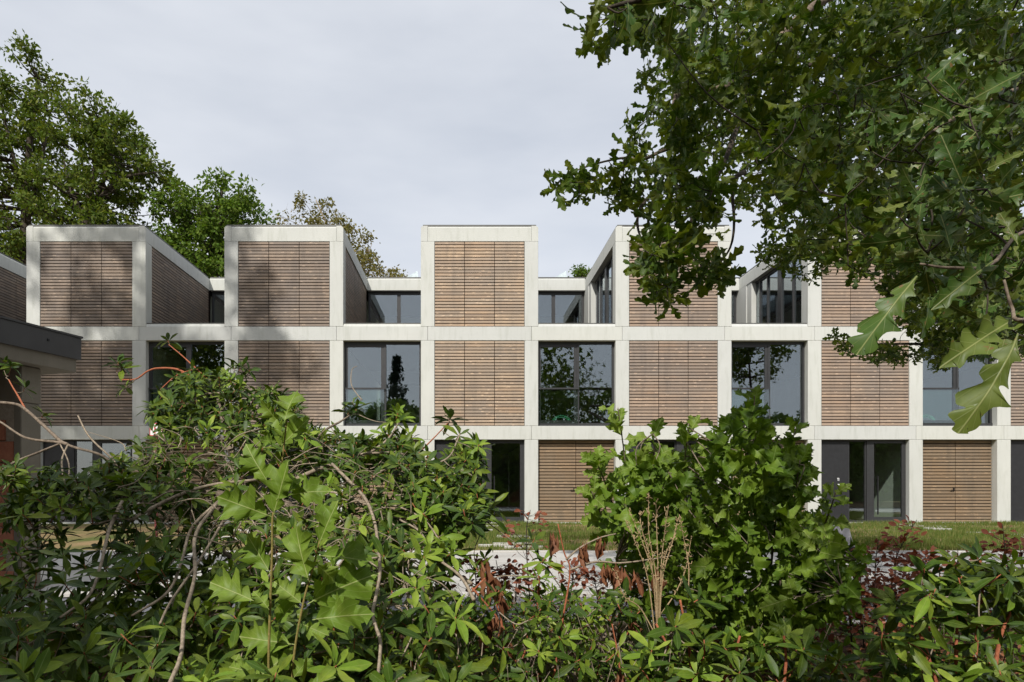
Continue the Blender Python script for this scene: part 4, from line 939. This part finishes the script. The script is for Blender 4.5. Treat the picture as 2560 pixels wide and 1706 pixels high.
# low one in the middle
S = shrub('rhododendron', 'low rhododendron with a few glossy whorls at the bottom centre', (.4, 3.6, 0))
stem(S, [Vector((.42, 3.6, -.05)), at(1340, 1600, 3.6), at(1345, 1500, 3.55), at(1348, 1450, 3.5)], .008, .005, 'twig_red'); stem(S, [Vector((.1, 3.5, -.05)), at(1300, 1660, 3.4), at(1320, 1580, 3.35)], .006, .004, 'twig_red')
stem(S, [Vector((.7, 3.3, -.05)), at(1420, 1650, 3.3), at(1410, 1590, 3.3)], .006, .004)
for x, y, d_, n_ in [(1346, 1440, 3.5, 10), (1400, 1540, 3.3, 10), (1410, 1590, 3.3, 10), (1322, 1550, 3.4, 6), (1190, 1420, 3.6, 7), (1205, 1270, 4.2, 8), (1335, 1350, 4.2, 7), (1360, 1395, 4.0, 7), (1370, 1410, 4.0, 6), (1190, 1570, 3.2, 8), (1250, 1690, 3.0, 8), (1450, 1650, 3.1, 8), (1420, 1500, 3.5, 7), (1210, 1390, 3.7, 6)]: tip(S, at(x, y, d_), .122, n_, .7, .2)
for x, y in polysample([(1150, 1480), (1400, 1470), (1600, 1480), (1640, 1740), (1140, 1740)], 165): tip(S, at(x, y, random.uniform(3.1, 4.2)), .09, random.randint(6, 9), .7)
finish(S, 200)
S = shrub('rhododendron', 'bright rhododendron standing under the oak bush right of the straw stalks', (1.25, 3.0, 0))
for q in [((1700, 1500), (1720, 1600), (1730, 1700)), ((1640, 1560), (1680, 1640), (1700, 1720)), ((1850, 1590), (1830, 1660), (1800, 1720)), ((1960, 1590), (1965, 1650), (1960, 1720))]:
    stem(S, [at(q[2][0], q[2][1] + 60, 3.1)] + [at(x, y, 3.0) for x, y in q[::-1]], .009, .005, 'twig_red')
for x, y, n_ in [(1720, 1510, 10), (1745, 1500, 9), (1690, 1565, 9), (1660, 1600, 8), (1760, 1600, 10), (1810, 1620, 11), (1640, 1640, 9), (1680, 1670, 10), (1760, 1640, 9), (1780, 1690, 9), (1910, 1610, 9), (1965, 1590, 10), (1960, 1690, 9), (2010, 1620, 9), (2040, 1680, 9), (2100, 1650, 8), (1600, 1670, 8), (1850, 1680, 9)]: tip(S, at(x, y, 2.95 + random.uniform(-.15, .15)), .125, n_, .8, .12)
for x, y in polysample([(1580, 1660), (1700, 1560), (1900, 1600), (2120, 1640), (2120, 1740), (1560, 1740)], 50): tip(S, at(x, y, random.uniform(2.8, 3.5)), .115, random.randint(7, 10), .7)
finish(S)
S = shrub('rhododendron', 'glossy drooping rhododendron in the bottom right corner', (2.4, 3.1, 0))
for q in [((2450, 1400), (2455, 1480), (2440, 1620), (2430, 1740)), ((2280, 1500), (2300, 1580), (2350, 1740)), ((2540, 1500), (2500, 1600), (2480, 1740)), ((2395, 1540), (2390, 1640), (2400, 1740))]:
    stem(S, [at(x, y, 3.0) for x, y in q[::-1]], .011, .005, 'twig_red')
for x, y, n_ in [(2450, 1395, 11), (2445, 1410, 9), (2395, 1520, 10), (2255, 1510, 8), (2540, 1480, 10), (2500, 1500, 9), (2390, 1390, 8), (2310, 1420, 7), (2300, 1600, 9), (2540, 1400, 8)]: tip(S, at(x, y, 3.0 + random.uniform(-.12, .12)), .128, n_, .8, .2, 40, -50)
for x, y in polysample([(2230, 1490), (2320, 1410), (2450, 1390), (2580, 1400), (2580, 1740), (2180, 1740), (2200, 1600)], 92): tip(S, at(x, y, random.uniform(2.6, 3.5)), .122, random.randint(7, 10), .6, .12, 35, -55)
finish(S)

# ------------------------------------------------------------------ red oak saplings
sp = empty('oak_sapling', (at(672, 1700, 2.4).x, 2.4, 0), 'young oak sapling with large pale green pointed leaves at centre left', 'sapling')
for pts in ([(672, 1780), (672, 1630), (680, 1395), (682, 1290), (697, 1215), (708, 1130), (716, 1060), (722, 1010)], [(728, 1780), (735, 1640), (760, 1500), (780, 1430), (795, 1370), (812, 1280)]):
    b = Acc(); b.tube(crom([at(x, y, 2.4) for x, y in pts], 5), .0055, .0025, 6); b.build('stem', MT['stem_green'], sp)
lm = []; pet = Acc()
for q in [(711, 1060, 724, 962), (700, 1062, 650, 998), (703, 1115, 772, 1042), (703, 1120, 706, 1045), (694, 1105, 648, 1100), (672, 1208, 606, 1112), (683, 1290, 722, 1148), (720, 1240, 812, 1215), (679, 1292, 540, 1240), (676, 1434, 616, 1334), (774, 1456, 722, 1308), (798, 1360, 840, 1250), (797, 1390, 940, 1395), (769, 1510, 936, 1420), (758, 1512, 682, 1450), (781, 1550, 915, 1528), (673, 1525, 636, 1470), (737, 1612, 595, 1592), (758, 1562, 818, 1588), (560, 1710, 592, 1635), (625, 1712, 730, 1622), (733, 1698, 772, 1636), (640, 1505, 518, 1450), (676, 1340, 720, 1290), (690, 1560, 740, 1500), (672, 1640, 610, 1660), (790, 1410, 850, 1460), (660, 1690, 560, 1660), (760, 1720, 840, 1690), (690, 1250, 760, 1190)]:
    e0 = 2.4 + random.uniform(-.05, .1); b_ = at(q[0], q[1], e0); t_ = at(q[2], q[3], e0 + random.uniform(-.07, .05)); d_ = t_ - b_
    lm.append(leafmat(b_, d_, Vector((random.uniform(-.5, .3), -1, random.uniform(.1, .9))), d_.length * .98, random.uniform(.92, 1.12)))
place_leaves(sp, lm, 'ro', 'ro', MT['redoak'], 60)

ob = empty('oak_bush', (at(1750, 1600, 4).x, 4.0, 0), 'dense young oak bush with lobed leaves standing right of centre', 'shrub')
obs = []; lm = []; lmy = []
def shoot(pts, d0, d1, r=.006, nl=9, L_=.17, dest=None):
    n = len(pts); P = [at(x, y, d0 + (d1 - d0) * i / (n - 1)) for i, (x, y) in enumerate(pts)]; lp = crom(P, 6)
    b = Acc(); b.tube(lp, r, r * .35, 5); b.build('stem', MT['bark'], ob); obs.extend(lp); dest = lm if dest is None else dest
    for k in range(nl):
        t = .25 + .75 * k / (nl - 1); i = min(len(lp) - 2, int(t * (len(lp) - 1))); p = lp[i]; ax = (lp[i + 1] - lp[i]).normalized(); a_ = k * 2.4 + random.uniform(-.4, .4)
        u_ = ax.orthogonal().normalized(); w_ = ax.cross(u_); rad = u_ * math.cos(a_) + w_ * math.sin(a_)
        dest.append(leafmat(p, rad * .9 + ax * (.55 + .5 * t) + rv(.2), ax + Vector((0, -.5, .3)) + rv(.4), L_ * random.uniform(.7, 1.1) * (1 - .25 * t)))
Y_ = lmy
for pts, dst in [([(1640, 1640), (1600, 1400), (1572, 1250), (1560, 1130), (1545, 1020)], Y_), ([(1600, 1400), (1540, 1280), (1510, 1200), (1490, 1150)], Y_), ([(1600, 1450), (1530, 1330), (1500, 1280), (1480, 1230)], Y_), ([(1660, 1500), (1650, 1300), (1640, 1180), (1632, 1085)], Y_), ([(1720, 1550), (1715, 1320), (1710, 1180), (1722, 1070)], Y_),
            ([(1780, 1600), (1790, 1330), (1790, 1180), (1800, 1060)], Y_), ([(1880, 1600), (1890, 1330), (1885, 1150), (1886, 990)], lm), ([(1850, 1500), (1870, 1250), (1868, 1120), (1865, 1030)], lm), ([(1920, 1500), (1940, 1300), (1960, 1180), (1990, 1070)], lm), ([(1940, 1500), (1980, 1320), (1990, 1220), (2000, 1150)], lm), ([(1980, 1480), (2040, 1370), (2070, 1290), (2090, 1230)], Y_), ([(1900, 1560), (2020, 1450), (2090, 1410), (2140, 1400)], lm), ([(1880, 1600), (2000, 1520), (2070, 1500), (2110, 1480)], lm), ([(1700, 1600), (1600, 1480), (1540, 1400)], lm)]:
    shoot(pts, 4.1, 3.7 + random.uniform(-.2, .2), .008, 15, .18, dst)
OB = [(1540, 1230), (1580, 1170), (1650, 1140), (1800, 1120), (1860, 1060), (1920, 1060), (1960, 1120), (2000, 1160), (2000, 1240), (2050, 1310), (2130, 1390), (2120, 1470), (2060, 1540), (1960, 1600), (1800, 1580), (1650, 1480), (1580, 1420), (1550, 1340)]
otw2 = Acc()
for x, y in polysample(OB, 250):
    d_ = 3.9 + random.uniform(-.55, .6); p = at(x, y, d_); best = min(obs, key=lambda s: (s - p).length_squared); md = best.lerp(p, .5) + rv(.05); otw2.tube(crom([best, md, p], 3), .004, .002, 4)
    ax = (p - best).normalized() + Vector((0, -.4, .35)); (lmy if random.random() < .22 else lm).extend(whorl(p, ax, random.randint(3, 5), .155, 55, -35, .55))
o = otw2.build('twigs', MT['bark'], ob); o['kind'] = 'stuff'
place_leaves(ob, lmy, 'ro', 'ro', MT['redoak'], 140); place_leaves(ob, lm, 'ro', 'ro', MT['redoak2'], 150)

# ------------------------------------------------------------------ copper beech saplings, dead branch, straw, logs
def beech(lab, stems, d_, nl, L_=.055, area=None):
    x, y = stems[0][0]; r = empty('beech_sapling', (at(x, y, d_).x, d_, 0), lab, 'sapling', 'copper beech saplings'); ms = []; tw = Acc()
    for pts in stems:
        lp = crom([at(a_, b_, d_) for a_, b_ in pts], 6); b = Acc(); b.tube(lp, .006, .002, 5); b.build('stem', MT['bark_dark'], r)
        for k in range(nl):
            i = int((.15 + .85 * random.random()) * (len(lp) - 2)); p = lp[i]; sp_ = .16 * (1 - i / len(lp)) + .03
            q = p + Vector((random.uniform(-1, 1) * sp_ * 1.5, random.uniform(-1, 1) * sp_, random.uniform(0, .8) * sp_)); 
            if k % 2 == 0: tw.tube([p, p.lerp(q, .5) + rv(.01), q], .0018, .001, 3)
            ms.append(leafmat(q, (q - p).normalized() + rv(.6) + Vector((0, 0, -.3)), Vector((0, -.5, .6)) + rv(.6), L_ * random.uniform(.6, 1.2)))
    o = tw.build('twigs', MT['bark_dark'], r); o['kind'] = 'stuff'; place_leaves(r, ms, 'be', 'be', MT['beech'], 220)
beech('copper beech sapling with red-brown leaves against the pale road, nearest the oak bush', [[(2190, 1620), (2190, 1500), (2188, 1420), (2196, 1350)], [(2130, 1620), (2125, 1540), (2110, 1450)], [(2160, 1620), (2155, 1520), (2150, 1430)], [(2220, 1620), (2225, 1520), (2230, 1440)]], 4.4, 170, .05)
beech('taller thin copper beech with a bare leaning tip above the pale road', [[(2240, 1600), (2238, 1480), (2240, 1400), (2262, 1350), (2292, 1300)], [(2310, 1600), (2300, 1500), (2310, 1420), (2320, 1390)], [(2270, 1600), (2265, 1480), (2275, 1420)]], 4.6, 120, .05)
beech('copper beech sprig rising above the bottom right rhododendron', [[(2520, 1620), (2520, 1440), (2512, 1370), (2506, 1310)], [(2560, 1560), (2556, 1420), (2550, 1360)]], 4.6, 70)
beech('small copper beech tips behind the corner rhododendron, under the lawn', [[(2400, 1600), (2398, 1440), (2394, 1370)], [(2345, 1600), (2350, 1450), (2335, 1400)]], 4.8, 60)
beech('thicket of rusty small-leaved twigs in front of the road at centre', [[(1180, 1560), (1190, 1450), (1170, 1400)], [(1260, 1560), (1250, 1460), (1240, 1400)], [(1330, 1560), (1320, 1440), (1316, 1330), (1326, 1275)], [(1420, 1560), (1430, 1460), (1440, 1400)], [(1290, 1560), (1290, 1470), (1300, 1420)], [(1500, 1560), (1490, 1470), (1480, 1440)]], 4.5, 75, .05)

def dead(lab, brs, clus, d_):
    x, y = brs[0][0]; r = empty('dead_branch', (at(x, y, d_).x, d_, 0), lab, 'branch', 'dead branches with brown leaves'); ms = []
    for pts in brs:
        b = Acc(); b.tube(crom([at(a_, b_, d_) for a_, b_ in pts], 6), .006, .003, 5, .1); b.build('stem', MT['twig_red' if random.random() < .5 else 'bark_pale'], r)
    for x, y, n_, sx in clus:
        for k in range(n_):
            p = at(x + random.uniform(-sx, sx), y + random.uniform(-8, 8), d_ + random.uniform(-.03, .03)); ms.append(leafmat(p, Vector((random.uniform(-.3, .3), random.uniform(-.25, .25), -1)), Vector((random.uniform(-.8, .8), -1, 0)), random.uniform(.065, .125), random.uniform(.6, 1)))
    place_leaves(r, ms, 'dead', 'dead', MT['dead'], 120)
dead('dead red-brown branch with hanging curled leaves left of the oak bush', [[(1380, 1720), (1405, 1560), (1425, 1430), (1410, 1380), (1395, 1310)], [(1425, 1425), (1490, 1405), (1550, 1408), (1620, 1400), (1680, 1390)], [(1415, 1400), (1450, 1370), (1500, 1345), (1540, 1335)]], [(1385, 1335, 6, 12), (1460, 1358, 6, 14), (1500, 1348, 5, 14), (1525, 1412, 10, 22), (1560, 1420, 5, 12), (1590, 1430, 4, 10), (1635, 1425, 6, 12), (1575, 1545, 4, 5)], 3.3)
dead('withered drooping branch with brown curled leaves at the bottom centre', [[(1180, 1480), (1220, 1440), (1240, 1430)], [(1180, 1470), (1240, 1540), (1270, 1590)], [(1240, 1600), (1255, 1560), (1230, 1480)]], [(1230, 1440, 9, 12), (1250, 1480, 6, 10), (1240, 1540, 6, 14), (1268, 1600, 8, 14), (1210, 1590, 4, 8), (1215, 1400, 4, 14)], 3.4)
dead('thin branch with a few brown leaves at the bottom right of centre', [[(1560, 1760), (1545, 1640), (1530, 1560)]], [(1545, 1680, 5, 8), (1560, 1690, 3, 10)], 3.2)

st = empty('straw_stalks', (at(1642, 1590, 3.1).x, 3.1, 0), 'dry straw-coloured seed stalks in front of the oak bush', 'plant')
sd = Acc()
for pts in [[(1642, 1620), (1640, 1480), (1615, 1380), (1572, 1275)], [(1643, 1620), (1640, 1450), (1622, 1330), (1622, 1232)], [(1645, 1620), (1645, 1440), (1642, 1330), (1640, 1262)], [(1646, 1620), (1652, 1430), (1662, 1330), (1672, 1262)], [(1646, 1620), (1656, 1450), (1680, 1360), (1694, 1300)], [(1640, 1610), (1620, 1450), (1590, 1360), (1562, 1298)], [(1650, 1540), (1690, 1480), (1715, 1420), (1728, 1345)], [(1640, 1590), (1600, 1520), (1560, 1490), (1540, 1430)], [(1642, 1560), (1630, 1420), (1606, 1330), (1600, 1290)], [(1648, 1600), (1650, 1500), (1660, 1400), (1690, 1330)], [(1720, 1500), (1722, 1420), (1712, 1360), (1700, 1300)]]:
    lp = crom([at(a_, b_, 3.1 + random.uniform(-.03, .03)) for a_, b_ in pts], 7); b = Acc(); b.tube(lp, .0035, .0012, 5); b.build('stalk', MT['straw'], st)
    for k in range(26):
        i = random.randint(len(lp) // 3, len(lp) - 1); p = lp[i] + rv(.012); q = p + rv(.012) + Vector((0, 0, .006)); sd.tube([lp[i], p, q], .0012, .0022, 4)
o = sd.build('seed_heads', MT['straw'], st); o['kind'] = 'stuff'

def log(lab, pts, d_, r0, r1):
    r = empty('log', at(*pts[0], d_), lab, 'log'); r.location.z = 0
    lp = crom([at(a_, b_, d_) for a_, b_ in pts], 5); b = Acc(); b.tube(lp, r0, r1, 12, .06); b.build('bark', MT['bark'], r)
    for e, e2, rr in ((lp[-1], lp[-2], r1), (lp[0], lp[1], r0)):
        dd = (e - e2).normalized(); b = Acc(); b.tube([e - dd * .002, e + dd * .006], rr * .93, rr * .92, 14); b.build('cut_end', MT['cutwood'], r)
log('pale sawn log lying among the shrubs at the bottom centre', [(1300, 1640), (1340, 1665), (1400, 1695), (1450, 1720)], 3.7, .055, .06)
log('sawn branch stub with a round cut end near the straw stalks', [(1470, 1640), (1500, 1615), (1530, 1585), (1542, 1575)], 3.75, .035, .04)
log('low grey tree stump behind the straw stalks', [(1555, 1680), (1553, 1620), (1552, 1560)], 4.1, .10, .08)

# leaf litter and low ground cover under the shrubs
lt = []
for k in range(5200):
    p = Vector((random.uniform(-4, 5), random.uniform(2.2, 5.6), random.uniform(-.03, .04))); lt.append(leafmat(p, rv() * Vector((1, 1, .3)), Vector((0, 0, 1)) + rv(.5), random.uniform(.04, .10)))
o = cloud('leaf_litter', TPL['be'] + TPL['dead'][:1], lt, MT['dead']); tag(o, 'brown fallen leaves covering the soil under the shrubs', 'leaf litter')
gc = []
for k in range(3800):
    y = random.uniform(3.2, 5.5); p = Vector((random.uniform(-.72, .86) * y, y, random.uniform(0, .22))); gc.append(leafmat(p, rv() + Vector((0, -.3, .3)), Vector((0, -.4, 1)) + rv(.6), random.uniform(.05, .09)))
o = cloud('ground_cover', TPL['be'], gc, MT['redoak2']); tag(o, 'low green undergrowth between the shrubs', 'undergrowth')
wd = Acc()
for k in range(420):
    y = random.uniform(3.0, 5.2); x = random.uniform(-.05, .32) * y if k % 3 else random.uniform(-.7, .8) * y; p = Vector((x, y, 0)); q = p + Vector((random.uniform(-.25, .25), random.uniform(-.15, .15), random.uniform(.12, .55))); wd.tube(crom([p, p.lerp(q, .5) + rv(.06), q], 3), .0028, .0012, 3)
o = wd.build('dry_stems', MT['bark_pale']); tag(o, 'tangle of thin dry stems on the shrub floor', 'stems', kind='stuff')
